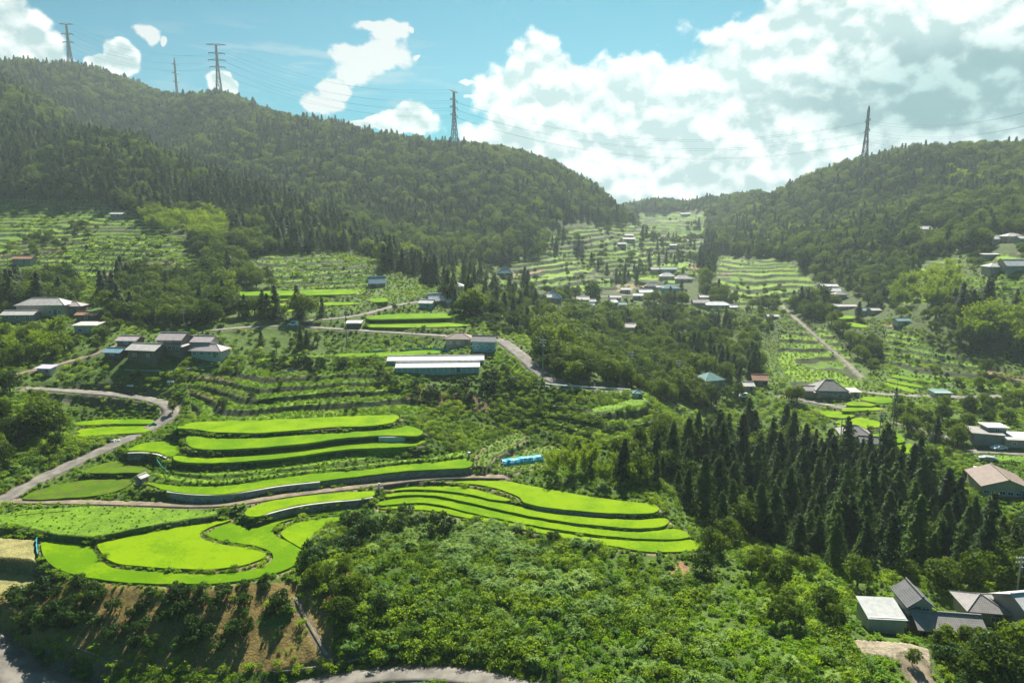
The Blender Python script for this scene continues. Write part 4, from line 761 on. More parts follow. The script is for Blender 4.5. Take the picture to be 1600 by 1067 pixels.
HL = [
 # upper left farm
 (64,494,72,9,5.2,4,'h',2.4,'silver','cream','wide cream two storey house under a pale hip roof at the upper left',dict(nw=5)),
 (113,493,26,6,4.2,4,'h',1.3,'pink','mauve','low mauve wing joined to the right of the cream hip roofed house',{}),
 (28,503,46,6,3.0,4,'gx',1.2,'silver','grey','long low pale roofed building in front left of the cream hip roofed house',{}),
 (135,502,30,5,3.0,2,'gx',.8,'rust','wood','small reddish roofed outbuilding on the upper left slope',dict(nw=1)),
 (134,522,34,6,4.0,2,'s',.5,'silver','white','boxy white walled block with overhanging flat roof below the upper left house',dict(nw=2)),
 (34,415,28,6,3,0,'gx',1,'rust','grey','brown roofed shed high on the left terraces',dict(nw=1,name='shed',cat='shed')),
 (182,343,18,5,2.6,0,'gx',.8,'silver','grey','faint pale shed at the top edge of the left terraces',dict(nw=1,name='shed',cat='shed')),
 # middle left farm
 (266,555,38,8,5.3,-4,'gx',1.9,'pink','mauve','two storey farmhouse with pinkish grey tile roof in the middle of the left farm',dict(nw=3,skirt=3.0)),
 (307,549,46,7,3.2,-4,'gx',1.5,'pink','white','low wing with pinkish roof behind the right end of the left farm',{}),
 (322,563,50,7,3.0,-8,'h',1.8,'pink','white','white walled hip roofed house at the right front of the left farm',dict(nw=4)),
 (222,568,48,8,3.8,-10,'gx',1.6,'silver','wood','brown timber barn with pale tile roof at the left front of the left farm',dict(nw=2)),
 (198,544,30,6,2.6,-4,'gx',1.1,'pink','wood','low rear shed behind the timber barn of the left farm',dict(nw=1,name='shed',cat='shed')),
 (176,562,26,5,2.3,-8,'gx',1.0,'blue','wood','small dark lean to shed left of the timber barn',dict(nw=1,name='shed',cat='shed')),
 (69,585,22,3,2.3,-6,'s',.4,'purple','white','little shed with a pale lilac roof beside the farm lane',dict(nw=0,name='shed',cat='shed')),
 (217,758,14,2.2,2.1,-22,'gy',.5,'silver','grey','tiny grey shed with a pinkish purple door above the wall of the long paddy',dict(nw=0,name='shed',cat='shed',ov=.25)),
 # greenhouses and houses in the middle
 (681,572,152,7,1.9,3,'gx',1.0,'white','pale','rear long white roofed greenhouse in the centre left',dict(nw=0,name='greenhouse',cat='greenhouse',ov=.3)),
 (684,586,132,7,2.2,3,'gx',1.0,'white','pale','front long white roofed greenhouse with pale teal side in the centre left',dict(nw=0,name='greenhouse',cat='greenhouse',ov=.3)),
 (716,543,40,8,3.4,-3,'h',1.6,'brown','cream','cream house with brown hip roof just behind the long greenhouses',dict(nw=3)),
 (755,550,34,7,4.2,-6,'gx',1.4,'dark','teal','teal sided house with dark roof right of the cream brown roofed one',dict(nw=2)),
 (552,514,20,5,2.3,2,'s',.3,'white','wood','small timber shed with flat white roof beside the hamlet road',dict(nw=0,name='shed',cat='shed')),
 (590,449,24,7,3.0,20,'gx',3.0,'blue','wood','steep blue roofed old farmhouse left of the road bend hamlet',dict(nw=1)),
 (708,460,28,8,4.6,0,'p',2.2,'white','cream','two storey cream house with white pyramid roof in the upper hamlet',dict(nw=2)),
 (683,477,22,6,2.8,30,'gx',2.8,'white','wood','steep white roofed farmhouse below the pyramid roofed house',dict(nw=1)),
 (665,482,20,5,2.8,-12,'gx',1.2,'white','teal','small teal walled house with white roof at the hamlet road',dict(nw=1)),
 (710,480,22,5,2.6,6,'gx',.9,'silver','cream','low pale roofed outbuilding under the pyramid roofed house',dict(nw=1)),
 (789,434,24,8,3.0,0,'h',3.4,'blue','wood','tall blue hipped farmhouse standing alone below the big hill',dict(nw=1)),
 (833,512,24,6,3.0,-4,'gx',1.0,'pink','grey','low house with pale roof at the left edge of the dark grove',dict(nw=2)),
 (895,522,20,6,2.8,10,'gy',1.5,'silver','cream','small pale roofed house half hidden in the dark grove',dict(nw=1)),
 (997,622,14,3,2.0,0,'p',.8,'teal','white','little white hut with a dark teal roof at the end of the concrete road',dict(nw=0,name='hut',cat='hut',ov=.3)),
 # village in the far valley
 (983,374,12,6,3,0,'gx',1.6,'white','cream','topmost white roofed house of the group under the pass',dict(nw=1)),(983,380,18,8,3,0,'gx',1.5,'silver','cream','widest pale roof of the group under the pass',dict(nw=2)),(972,386,12,6,3,0,'gx',1.4,'silver','grey','lowest grey roofed house of the group under the pass',dict(nw=1)),
 (1076,337,22,8,3,0,'s',1,'white','white','long white roof high at the pass',dict(nw=1)),(1052,388,10,5,2.6,0,'gx',1,'white','white','tiny white shed on the terraces below the pass',dict(nw=0)),
 (1026,427,16,7,3,0,'gx',1.6,'pink','grey','pinkish roofed house at the upper left edge of the valley village',dict(nw=1)),(1045,427,24,7,3,0,'gx',1.6,'teal','grey','green roofed long house at the top of the valley village',dict(nw=2)),
 (1044,437,22,9,3.2,0,'h',2.8,'white','cream','bright hip roofed house second from the top of the valley village',dict(nw=2)),(1069,441,24,9,3.2,-6,'h',2.6,'silver','cream','pale hip roofed house at the right edge of the valley village',dict(nw=2)),
 (1050,459,26,10,4.6,0,'h',3.0,'teal','teal','biggest teal roofed house in the centre of the valley village',dict(nw=3)),(1022,453,24,8,3.2,0,'h',2.4,'dark','grey','dark hip roofed house left of the biggest teal one',dict(nw=2)),(1010,462,20,7,3,6,'gx',1.6,'white','cream','white roofed house below the dark hip roofed one',dict(nw=2)),
 (997,468,14,6,3,-8,'gx',1.4,'white','white','small white house left of the village lane trees',dict(nw=1)),(1069,471,18,7,3,18,'gy',1.8,'pink','cream','pinkish gabled house in front of the biggest teal one',dict(nw=1)),(1031,454,10,5,3,0,'gx',1,'silver','white','small pale shed beside the biggest teal house',dict(nw=0)),
 (978,458,14,6,2.8,0,'gx',1.2,'silver','cream','lone pale roof on the terraces above the village lane',dict(nw=1)),(962,471,16,7,3,4,'gx',1.5,'pink','cream','pinkish roofed house on the village lane left side',dict(nw=1)),(961,479,10,6,3,30,'gx',1.6,'white','white','small tilted white roof just below the pinkish roofed one',dict(nw=1)),
 (973,482,10,5,3,0,'gx',1.2,'teal','white','small teal and white house below the village lane',dict(nw=1)),(864,473,26,10,3.2,0,'h',4.2,'blue','cream','steep blue grey roofed farmhouse at the left end of the village lane',dict(nw=2)),(854,471,14,6,3,0,'gx',1.4,'silver','grey','pale shed leaning at the left of the steep blue grey farmhouse',dict(nw=1)),
 (911,474,18,7,3,0,'gx',1.6,'silver','cream','pale roofed house left of the village gap',dict(nw=2)),(925,477,10,5,3,0,'gx',1.2,'silver','cream','smaller pale roof right beside it at the village gap',dict(nw=1)),(921,485,16,6,3,4,'gx',1.4,'blue','grey','blue grey low roof below the village gap',dict(nw=1)),
 (925,490,8,4,2.6,0,'gx',1,'white','white','tiny white roof at the foot of the village',dict(nw=0)),(983,518,20,7,3,0,'gx',1.6,'silver','grey','lone pale roofed house in the trees below the village',dict(nw=2)),(845,508,10,5,2.6,0,'gx',1,'silver','cream','small pale roof beyond the dark grove',dict(nw=1)),
 (1096,480,24,8,3.2,0,'gx',1.8,'grey','cream','grey tiled house left of the long white roofed one on the village lane',dict(nw=2)),(1100,470,12,6,2.8,0,'gx',1.2,'silver','cream','small pale roof just behind the grey tiled house',dict(nw=1)),(1124,484,36,9,3.6,-3,'h',1.9,'white','white','long white roofed house with white veranda at the right end of the village lane',dict(nw=4)),
 (1146,486,10,5,2.8,0,'gx',1.1,'white','cream','small white annex right of the long veranda house',dict(nw=1)),(1208,499,16,5,2.4,0,'gx',.9,'silver','grey','low pale shed on the slope right of the cedar stand',dict(nw=1)),
 # right side of the valley
 (1299,462,26,8,3.2,-10,'gx',2.0,'white','grey','farmhouse with broad white roof on the right hand knoll',dict(nw=2)),(1296,453,24,6,3,-4,'gx',1.0,'white','cream','long thin white roof behind the knoll farmhouse',dict(nw=1)),(1314,468,18,7,4,0,'h',1.6,'grey','grey','grey hip roofed wing at the right of the knoll farmhouse',dict(nw=2)),
 (1318,484,40,6,2.6,2,'gx',1.0,'silver','cream','long low pale roofed building on the wall below the knoll farmhouse',dict(nw=4)),(1353,492,20,6,3.2,4,'gx',1.0,'teal','grey','small house with teal edged roof right of the knoll farmhouse',dict(nw=2)),(1369,490,14,5,2.6,4,'gx',.9,'silver','cream','little pale shed beside the teal edged roof',dict(nw=1)),
 (1412,507,20,5,2.6,4,'gx',1.0,'teal','white','small lone teal and white hut in the bushes right of the knoll',dict(nw=1)),
 (1449,363,20,8,3,12,'gx',2.0,'white','grey','upper white roof high in the right hill forest',dict(nw=1)),(1438,370,16,7,3,0,'gx',1.4,'silver','grey','lower pale roof high in the right hill forest',dict(nw=1)),
 (1560,380,28,8,3.4,6,'gx',2.2,'white','cream','white gabled house at the upper right edge',dict(nw=2)),(1586,377,24,8,3.6,0,'h',1.8,'silver','cream','pale hip roofed house beside the white gabled one at the upper right edge',dict(nw=2)),(1604,380,20,7,3.2,0,'gx',1.4,'silver','grey','grey building cut by the right edge high on the slope',dict(nw=1)),
 (1550,403,24,4,2.4,0,'s',.3,'white','grey','thin white roofed shelter on the slope at the right',dict(nw=0,name='shed',cat='shed')),(1560,424,26,8,3.2,0,'h',1.8,'silver','cream','low pale house left of the steep white roof at the right',dict(nw=2)),(1590,424,32,9,3.6,-6,'gx',3.0,'white','cream','steep white roofed farmhouse at the right edge of the slope',dict(nw=2)),
 (1117,606,34,9,3.4,18,'h',2.6,'teal','cream','green roofed hip house half hidden by the central wood',dict(nw=2)),(1188,604,22,7,3.2,-8,'gx',1.6,'rust','wood','orange brown roofed house left of the stepped tea slope',dict(nw=1)),(1170,612,14,5,2.6,0,'gx',1.0,'silver','grey','small pale shed by the parked vehicles',dict(nw=0)),
 (1299,622,46,10,3.6,-6,'h',3.4,'grey','grey','big grey hip roofed farmhouse on the stone wall in the right valley',dict(nw=4,skirt=2.9)),(1271,620,24,6,2.8,-6,'gx',1.2,'grey','cream','low grey tiled annex left of the big hip roofed farmhouse',dict(nw=1)),(1330,620,26,5,2.6,0,'s',.4,'silver','cream','low pale carport right of the big hip roofed farmhouse',dict(nw=0,name='shed',cat='shed')),
 (1473,622,24,5,2.9,-4,'s',.3,'teal','white','small white and teal kiosk standing on the valley road',dict(nw=1,name='kiosk',cat='kiosk')),
 (1338,694,44,9,3.4,-14,'h',2.6,'grey','grey','grey tiled farmhouse behind the bright square paddies',dict(nw=3)),(1358,702,24,6,2.8,-14,'gx',1.3,'dark','grey','dark roofed annex right of the grey tiled farmhouse by the paddies',dict(nw=1)),
 (1542,696,40,8,4.2,-20,'f',.1,'grey','grey','boxy grey flat roofed block at the right edge of the valley',dict(nw=0,dr=False)),(1556,690,28,5,5.6,-6,'f',.1,'white','grey','raised white flat roof behind the grey block at the right edge',dict(nw=1,dr=False)),(1598,700,54,7,3.4,-8,'s',.5,'white','cream','open fronted garage building with wide white roof at the right edge',dict(nw=2)),
 (1572,777,70,13,3.6,-16,'gy',2.4,'brown','cream','big brown roofed house with a cream gable and tall windows at the right edge',dict(nw=6,side=3)),(1543,752,22,5,2.6,-20,'s',.3,'white','grey','small white roofed shed left of the big brown roofed house',dict(nw=0,name='shed',cat='shed')),
 # farm at the lower right
 (1384,989,59,4.4,2.5,-5,'s',.75,'green','beige','garage with pale green metal roof and wide beige shutters at the lower right farm',dict(nw=0,dr=False,ov=.25,name='garage',cat='garage',near=True)),
 (1434,984,36,4.6,4.3,-6,'gy',1.3,'dark','white','two storey farmhouse with dark tile roof and wooden balcony window',dict(nw=2,skirt=2.35,side=2,near=True)),
 (1485,1003,100,4.6,2.1,-8,'gx',1.15,'grey','wood','long timber barn with ribbed grey tile roof at the lower right farm',dict(nw=5,frame='timber',ov=.6,near=True)),
 (1540,976,56,5,2.5,-9,'h',1.2,'grey','cream','low tiled storehouse behind the long timber barn',dict(nw=2,near=True)),
 (1645,1002,90,7,4.0,8,'gx',1.9,'white','grey','tall grey building with big white metal roof cut by the lower right edge',dict(nw=2,side=1,near=True)),
]
HR = {}
for a in HL:
    kw = dict(a[11]); far = a[10]
    grp = V_ if 840 <= a[0] <= 1150 and a[1] < 500 else None
    HR[a[10]] = house(*a[:11], group=grp, **kw)
# extra parts of the near farm buildings
g, gw, gd = HR[HL[-5][10]]
for i in range(3):
    c = -gw/2+gw*(i+.5)/3; s = MB(); s.box(c-gw/6+.12, -gd/2-.05, 0, c+gw/6-.12, -gd/2+.01, 2.2)
    for k in range(8): s.box(c-gw/6+.14, -gd/2-.075, .1+k*.27, c+gw/6-.14, -gd/2-.05, .14+k*.27)
    s.build('shutter', WM['beige'], g)
MB().box(-gw/2-.32, -gd/2-.36, 2.3, gw/2+.32, -gd/2-.27, 2.42).build('gutter', M['grey'], g)
g, gw, gd = HR[HL[-4][10]]
b_ = MB().box(-gw/2+.5, -gd/2-.7, 2.5, gw/2-1.2, -gd/2-.02, 2.6)
for i in range(9): xx = -gw/2+.5+(gw-1.75)*i/8; b_.box(xx, -gd/2-.68, 2.6, xx+.05, -gd/2-.63, 3.2)
b_.box(-gw/2+.5, -gd/2-.7, 3.2, gw/2-1.2, -gd/2-.61, 3.27); b_.build('balcony', M['white'], g)
MB().box(-gw/2+.7, -gd/2-.1, 2.7, gw/2-1.6, -gd/2-.03, 3.9).build('curtain', mat('orange_brown_curtain', (.42, .16, .09), .2, 2), g)
g, gw, gd = HR[HL[-3][10]]
for i in range(7): xx = -gw/2+gw*i/6; MB().box(xx-.09+(.09 if i == 0 else 0)-(.09 if i == 6 else 0), -gd/2-.1, 0, xx+.09+(.09 if i == 0 else 0)-(.09 if i == 6 else 0), -gd/2-.01, 2.05).build('post', M['timber'], g)
g, gw, gd = HR['tiny grey shed with a pinkish purple door above the wall of the long paddy']
MB().box(-.55, -gd/2-.05, 0, .25, -gd/2+.01, 1.8).build('side_panel', mat('purple_panel', (.40, .16, .38), .2, 2), g)
for nm in ('rear long white roofed greenhouse in the centre left', 'front long white roofed greenhouse with pale teal side in the centre left'):
    g, gw, gd = HR[nm]; m_ = MB()
    for i in range(15): xx = -gw/2+gw*i/14; m_.box(xx-.05, -gd/2-.08, 0, xx+.05, -gd/2-.01, 1.4)
    m_.build('hoop_frame', M['white'], g)

def car(px, py, rot, body, label, van=False):
    x, y, z = cast(px, py); r = empty('van' if van else 'car', (x, y, float(Hs(x, y))+.08), math.radians(rot), label, 'van' if van else 'car')
    m_ = mat('car_paint', body, .03, 1, .3); L, Wd, h = (3.5, 1.5, 1.75) if van else (4.1, 1.65, 1.3)
    b = MB(); pr = [(-L/2,.35),(-L/2,.85),(-L/2+.2,.92),(-L*.28,1.0 if not van else 1.1),(-L*.14,h),(L*.33 if not van else L*.47,h),(L/2,.95),(L/2,.35)]
    k = len(pr); b.v = [(p[0], -Wd/2, p[1]) for p in pr]+[(p[0], Wd/2, p[1]) for p in pr]; b.f = [tuple(range(k)), tuple(range(2*k-1, k-1, -1))]+[(i, k+i, k+(i+1) % k, (i+1) % k) for i in range(k)]
    b.build('body', m_, r); g_ = MB().box(-L*.16, -Wd/2-.012, 1.0, L*.28, Wd/2+.012, h-.12); g_.build('window', M['glass'], r)
    for sx in (-.32, .32):
        for sy in (-1, 1): MB().bar((L*sx, sy*(Wd/2-.18), .31), (L*sx, sy*(Wd/2+.02), .31), .31, 12).build('wheel', M['wire'], r)
car(1560, 703, 8, (.75,.75,.75), 'white car parked before the open fronted garage building')
car(1543, 720, -25, (.32,.33,.34), 'grey car parked on the lane below the grey flat roofed block')
car(458, 510, 6, (.8,.8,.8), 'white van on the hamlet road among the trees', True)
car(1152, 617, 14, (.10,.11,.12), 'dark car parked by the small pale shed beside the central wood')
car(1160, 622, 10, (.8,.8,.8), 'white van parked just in front of the dark car by the central wood', True)

# ------------------------------------------------------------------ pylons, power lines, poles
def strut_mesh(mb, secs, r):     # lattice body from a list of (z, half width)
    for (z0, a0), (z1, a1) in zip(secs[:-1], secs[1:]):
        c0 = [(-a0,-a0,z0),(a0,-a0,z0),(a0,a0,z0),(-a0,a0,z0)]; c1 = [(-a1,-a1,z1),(a1,-a1,z1),(a1,a1,z1),(-a1,a1,z1)]
        for i in range(4):
            j = (i+1) % 4; mb.bar(c0[i], c1[i], r*1.25); mb.bar(c0[i], c1[j], r*.7); mb.bar(c0[j], c1[i], r*.7); mb.bar(c1[i], c1[j], r*.7)
PYL = {}
def pylon(key, px, Y, pytop, rot, arms, aw, label, bw=3.6, wide_top=False):
    x = (px-800)/F*Y*1.0; d = raydir(px, pytop); t = Y/d[1]; x = d[0]*t; zt = CZ+d[2]*t; zb = float(Hs(x, Y))-1; h = zt-zb
    r = empty('pylon', (x, Y, zb), math.radians(rot), label, 'pylon', 'pylons on the skyline'); R = .15+Y*.00022
    secs = [(0, bw), (h*.16, bw*.80), (h*.31, bw*.62), (h*.44, bw*.46), (h*.55, bw*.36), (h*.65, .95), (h*.73, .85), (h*.81, .78), (h*.89, .7), (h*.955, .6)]
    mb = MB(); strut_mesh(mb, secs, R)
    if not wide_top: 
        for s in ((-.6,-.6),(.6,-.6),(.6,.6),(-.6,.6)): mb.bar((s[0], s[1], h*.955), (0, 0, h), R)
    mb.build('tower_body', M['pylon'], r); tips = []
    for i, f in enumerate(arms):
        w_ = aw*(1.15 if (wide_top and i == len(arms)-1) else 1-.10*abs(i-1)); a = MB(); z = h*f
        for s in (-1, 1):
            a.bar((s*.7, -.6, z), (s*w_, 0, z+.6), R*.9); a.bar((s*.7, .6, z), (s*w_, 0, z+.6), R*.9); a.bar((s*.7, 0, z+1.8), (s*w_, 0, z+.6), R*.8)
            for q in (.35, .65): a.bar((s*(.7+(w_-.7)*q), -.6*(1-q), z+.6*q), (s*(.7+(w_-.7)*q), 0, z+1.8-1.2*q), R*.6)
        ao = a.build('cross_arm', M['pylon'], r)
        for s in (-1, 1):
            if not (wide_top and i == len(arms)-1):
                I = MB(); I.bar((s*w_*.97, 0, z+.6), (s*w_*.97, 0, z-1.4), R*1.1, 6, R*.9)
                I.build('insulator', M['pylon'], ao)
            c, sn = math.cos(math.radians(rot)), math.sin(math.radians(rot)); lx = s*w_*.97; tips.append((x+lx*c, Y+lx*sn, zb+z-(1.4 if not (wide_top and i == len(arms)-1) else -.6)))
    PYL[key] = tips
pylon('A', 103, 950, 35, 8, (.60, .76, .955), 7.5, 'leftmost pylon on the big hill summit', wide_top=True)
pylon('B', 272, 1090, 90, 50, (.72, .82, .92), 4.5, 'small pylon showing only its top between the two tall left ones')
pylon('C', 337, 845, 66, 10, (.56, .68, .80, .945), 10., 'tallest wide armed pylon above the left hill shoulder', wide_top=True)
pylon('D', 709, 715, 139, 68, (.58, .70, .82, .95), 8.5, 'pylon on the middle of the ridge seen nearly edge on', wide_top=True)
pylon('E', 1358, 655, 165, 80, (.52, .66, .80), 8, 'pylon standing alone on the right hand hill skyline', bw=3.8)
pylon('Z', 1750, 500, 90, 80, (.55, .68, .81), 8, 'pylon beyond the right edge of the picture')
o = bpy.data.objects
def cable(a, b, sag, r, label):
    a = Vector(a); b = Vector(b); mb = MB(); n_ = 22; P = [a.lerp(b, i/n_)-Vector((0, 0, sag*4*(i/n_)*(1-i/n_))) for i in range(n_+1)]
    for p, q in zip(P[:-1], P[1:]): mb.bar(p, q, r, 3)
    ob = mb.build('power_line', M['wire']); tag(ob, label, 'power line', 'power lines between the pylons')
for (k1, k2, sag, nm) in (('A','C',14,'between the leftmost and the widest armed pylon'),('C','D',16,'between the widest armed pylon and the ridge pylon'),('D','E',26,'across the valley from ridge pylon to right pylon'),('E','Z',14,'from the right hill pylon out to the right edge')):
    ta, tb = PYL[k1], PYL[k2]; n_ = min(len(ta), len(tb))
    for i in range(n_):
        cable(ta[i], tb[i], sag, .065, '%s %s cable %s' % (['near','far'][i % 2], ['lowest','lower','upper','topmost'][i//2], nm))
def pole(px, py, h, label, lamp=False, rot=0):
    x, y, z = cast(px, py); z = float(Hs(x, y)); r = empty('utility_pole', (x, y, z), math.radians(rot), label, 'utility pole', 'utility poles along the lanes')
    MB().bar((0,0,-.5), (0,0,h), .17, 7, .11).build('shaft', WM['grey'], r)
    for q in (.3, 1.1):
        a = MB().box(-.9, -.06, h-q-.05, .9, .06, h-q+.05).build('crossbar', M['grey'], r)
        for s in (-.8, -.3, .3, .8): MB().bar((s, 0, h-q+.05), (s, 0, h-q+.28), .06, 6).build('insulator', M['white'], a)
    MB().bar((.3,0,h-2.6),(.3,0,h-1.8), .22, 8).build('transformer', M['grey'], r)
    return (x, y, z+h-.3)
pp = [pole(542, 545, 13.5, 'tall utility pole beside the white roofed shed on the hamlet road'), pole(848, 594, 12, 'utility pole on the inner curve of the concrete road'), pole(985, 600, 10.5, 'utility pole among the trees above the end of the concrete road'),
      pole(1058, 612, 11, 'slim utility pole right of the one above the road end'), pole(288, 512, 6, 'short utility pole in the dark trees above the left farm'), pole(1372, 700, 11, 'utility pole behind the grey tiled farmhouse by the paddies'), pole(1588, 930, 7, 'utility pole with fittings above the lower right farm'), pole(1312, 700, 9, 'utility pole at the cedar edge left of the paddies')]
# lattice mast beside the valley road
x, y, z = cast(1393, 690); r = empty('lattice_mast', (x, y, z), .4, 'slim leaning lattice mast below the valley road', 'mast'); mb = MB(); h_ = 16.5
for i in range(11):
    z0 = h_*i/11; z1 = h_*(i+1)/11; a0 = .75*(1-i/14); a1 = .75*(1-(i+1)/14); c0 = [(-a0,-a0,z0),(a0,-a0,z0),(a0,a0,z0),(-a0,a0,z0)]; c1 = [(-a1,-a1,z1),(a1,-a1,z1),(a1,a1,z1),(-a1,a1,z1)]
    for k in range(4): mb.bar(c0[k], c1[k], .08); mb.bar(c0[k], c1[(k+1) % 4], .05)
mb.build('frame', M['grey'], r); MB().box(-1.6, -.1, 15.2, 1.6, .1, 15.4).build('cross_arm', M['grey'], r); MB().bar((0,0,16.4),(0,0,19), .06).build('antenna', M['grey'], r)

# ------------------------------------------------------------------ walls, nets, small things
def wallm(name, c1, c2):
    m, n, b, o = newmat(name); P = n.new('ShaderNodeNewGeometry').outputs['Position']; v = n.new('ShaderNodeTexVoronoi', feature='DISTANCE_TO_EDGE'); v.inputs['Scale'].default_value = 2.2; n.put(v.inputs['Vector'], P)
    c = n.mix(n.ramp(v.outputs['Distance'], .0, .09), tuple(x*.35 for x in c1), n.mix(n.ramp(n.noise(P, .9, 6, .7), .35, .65), c1, c2)); n.put(b.inputs['Base Color'], c); b.inputs['Roughness'].default_value = .9
    bn = n.new('ShaderNodeBump'); bn.inputs['Distance'].default_value = .1; n.put(bn.inputs['Height'], v.outputs['Distance']); n.put(b.inputs['Normal'], bn.outputs[0]); return m
WSTONE = wallm('field_stone', (.17, .16, .13), (.27, .26, .23)); WCON = wallm('concrete_block', (.26, .26, .25), (.36, .35, .33)); WPALE = mat('pale_concrete', (.46, .48, .46), .1, 1.5, .85); WCAP = mat('concrete_cap', (.48, .45, .40), .1, 1.5, .85)
def wall(pts, h, label, m=WSTONE, z=None, thick=.35, cap=True, out=.35, name='retaining_wall', top=0.):
    W = []
    for a, b in zip(pts[:-1], pts[1:]):
        for k in range(4): t = k/4; q = (a[0]+(b[0]-a[0])*t, a[1]+(b[1]-a[1])*t); W.append(on_plane(q[0], q[1], z)+(z,) if z is not None else cast(*q))
    W.append(on_plane(*pts[-1], z)+(z,) if z is not None else cast(*pts[-1])); W = np.array(W, float)
    for _ in range(3): W[1:-1] = (W[:-2]+2*W[1:-1]+W[2:])/4
    W[:, 2] += top; mb = MB(); cp = MB(); n_ = len(W); ring = []; ringc = []
    for i in range(n_):
        a = W[max(i-1, 0)]; b = W[min(i+1, n_-1)]; t = np.array([b[0]-a[0], b[1]-a[1]]); t /= np.linalg.norm(t)+1e-9; nn = np.array([t[1], -t[0]])   # toward the camera for left to right lines
        p = W[i][:2]+nn*out; q = p+nn*.25; r_ = p-nn*thick; zt = W[i][2]
        ring.append([(q[0], q[1], zt-h), (p[0], p[1], zt), (r_[0], r_[1], zt), (r_[0], r_[1], zt-h)])
        p2 = p+nn*.06; r2 = r_-nn*.06; ringc.append([(p2[0], p2[1], zt+.01), (p2[0], p2[1], zt+.16), (r2[0], r2[1], zt+.16), (r2[0], r2[1], zt+.01)])
    for R_, M_ in ((ring, mb), (ringc, cp)):
        for q in R_: M_.v += q
        for i in range(n_-1):
            for k in range(4): M_.f.append((i*4+k, (i+1)*4+k, (i+1)*4+(k+1) % 4, i*4+(k+1) % 4))
        M_.f.append((3, 2, 1, 0)); M_.f.append(tuple((n_-1)*4+k for k in range(4)))
    o_ = mb.build(name, m); tag(o_, label, 'wall')
    if cap:     # a wall with a coping is a thing with a child part
        cp.build('coping', WCAP, o_)
    return o_
z5 = PATCH['F5']['z']
wall([(262,768),(300,773),(350,774),(400,766),(440,759),(500,753)], 2.3, 'curved concrete block retaining wall under the long paddy with a pale coping', WCON, z5-.25)
wall([(500,753),(550,747),(600,741),(640,737),(700,734),(737,731)], 1.9, 'darker mossy stone wall continuing right under the long paddy', WSTONE, z5-.35, cap=False)
wall([(592,682),(604,682),(620,682),(636,681)], 1.5, 'short pale concrete wall segment between two rice paddies', WPALE, PATCH['F9']['z']-.25, cap=False)
wall([(386,806),(405,807),(432,799),(470,790),(520,784),(560,781),(582,777)], 1.35, 'curved stone wall with pale rim under the narrow middle paddy', WSTONE, PATCH['F4']['z']-.25)
wall([(820,786),(860,795),(920,801),(980,804),(1020,803),(1034,796)], .8, 'low rough stone wall under the widest right hand paddy', WSTONE, PATCH['G1']['z']-.3, cap=False)
wall([(118,1010),(160,1026),(220,1040),(330,1050),(430,1049),(500,1040),(560,1028)], 3.2, 'long dark retaining wall below the orchard along the bottom', WSTONE, None, out=.1, cap=False)
wall([(60,613),(100,614),(150,617),(220,624),(256,630)], 2.6, 'dark stone wall holding the mountain road left of the bend', WSTONE, None, out=.3, cap=False)
wall([(852,604),(880,608),(930,611),(985,614)], 2.6, 'concrete wall holding the far end of the concrete road', WCON, None, out=.2)
wall([(20,806),(60,802),(110,798)], 1.6, 'short block wall beside the mountain road at the left edge', WSTONE, None, out=.1, cap=False)
wall([(200,708),(222,707),(245,709),(262,715),(270,725)], 1.5, 'stone wall under the small paddy below the mountain road', WSTONE, PATCH['F11']['z']-.3)
wall([(1255,628),(1290,632),(1330,636)], 2.6, 'stone wall under the yard of the big grey hip roofed farmhouse', WSTONE, None, out=.2)
wall([(1368,671),(1385,676),(1402,678)], 1.8, 'dark stone wall between the two square bright paddies', WSTONE, None, out=.1)
wall([(195,578),(250,580),(300,576),(340,570)], 1.8, 'pale wall in front of the left farm buildings', WCON, None, out=.2)
def net(pts, h, m, label, z=None, name='net', wavy=.12):
    W = [on_plane(*p, z)+(z,) if z is not None else cast(*p) for p in pts]; mb = MB(); P = []
    for a, b in zip(W[:-1], W[1:]):
        L = math.dist(a[:2], b[:2]); k_ = max(1, int(L/1.)); P += [tuple(a[i]+(b[i]-a[i])*k/k_ for i in range(3)) for k in range(k_)]
    P.append(W[-1]); n_ = len(P)
    for i, p in enumerate(P):
        o1, o2 = rnd.uniform(-wavy, wavy), rnd.uniform(-wavy, wavy); hh = h*rnd.uniform(.7, 1.1)
        mb.v += [(p[0]+o1, p[1]+o2, p[2]-.2), (p[0]+o1, p[1]+o2-.04, p[2]+hh), (p[0]+o1, p[1]+o2+.05, p[2]+hh), (p[0]+o1, p[1]+o2+.09, p[2]-.2)]
    for i in range(n_-1):
        for k in range(3): mb.f.append((i*4+k, (i+1)*4+k, (i+1)*4+k+1, i*4+k+1))
    o_ = mb.build(name, m); tag(o_, label, 'net'); return o_
net([(515,558),(530,562),(560,563),(600,562)], .7, M['netblue'], 'bright blue net along the front of the yellow green rice strip')
net([(625,549),(660,546),(690,547),(725,552)], .7, M['netblue'], 'pale blue net behind the long greenhouses')
net([(570,552),(590,550),(600,549)], .6, M['netgreen'], 'short green net left of the long greenhouses')
net([(107,670),(110,678),(118,683)], .8, M['netgreen'], 'green net at the left corner of the netted paddy beside the road bend')
net([(232,668),(240,664),(246,665)], .7, M['netgreen'], 'green net at the right corner of the netted paddy beside the road bend')
net([(272,672),(280,677),(286,679)], .7, M['netgreen'], 'small green net at the left tip of the uppermost long paddy')
net([(246,722),(252,732),(262,741)], .8, M['netgreen'], 'green net running down behind the small purple door shed')
net([(58,846),(57,862),(60,873)], 1.0, M['netblue'], 'blue net fence between the tan field and the big lower left paddy')
net([(430,587),(440,583),(460,582)], .6, M['netblue'], 'small blue net round the bright vegetable plot below the left farm')
x, y, z = cast(816, 722); r = empty('net_tunnel', (x, y, z), .2, 'bright blue netting tunnel over the vegetable plot', 'net tunnel'); mb = MB(); n_ = 14
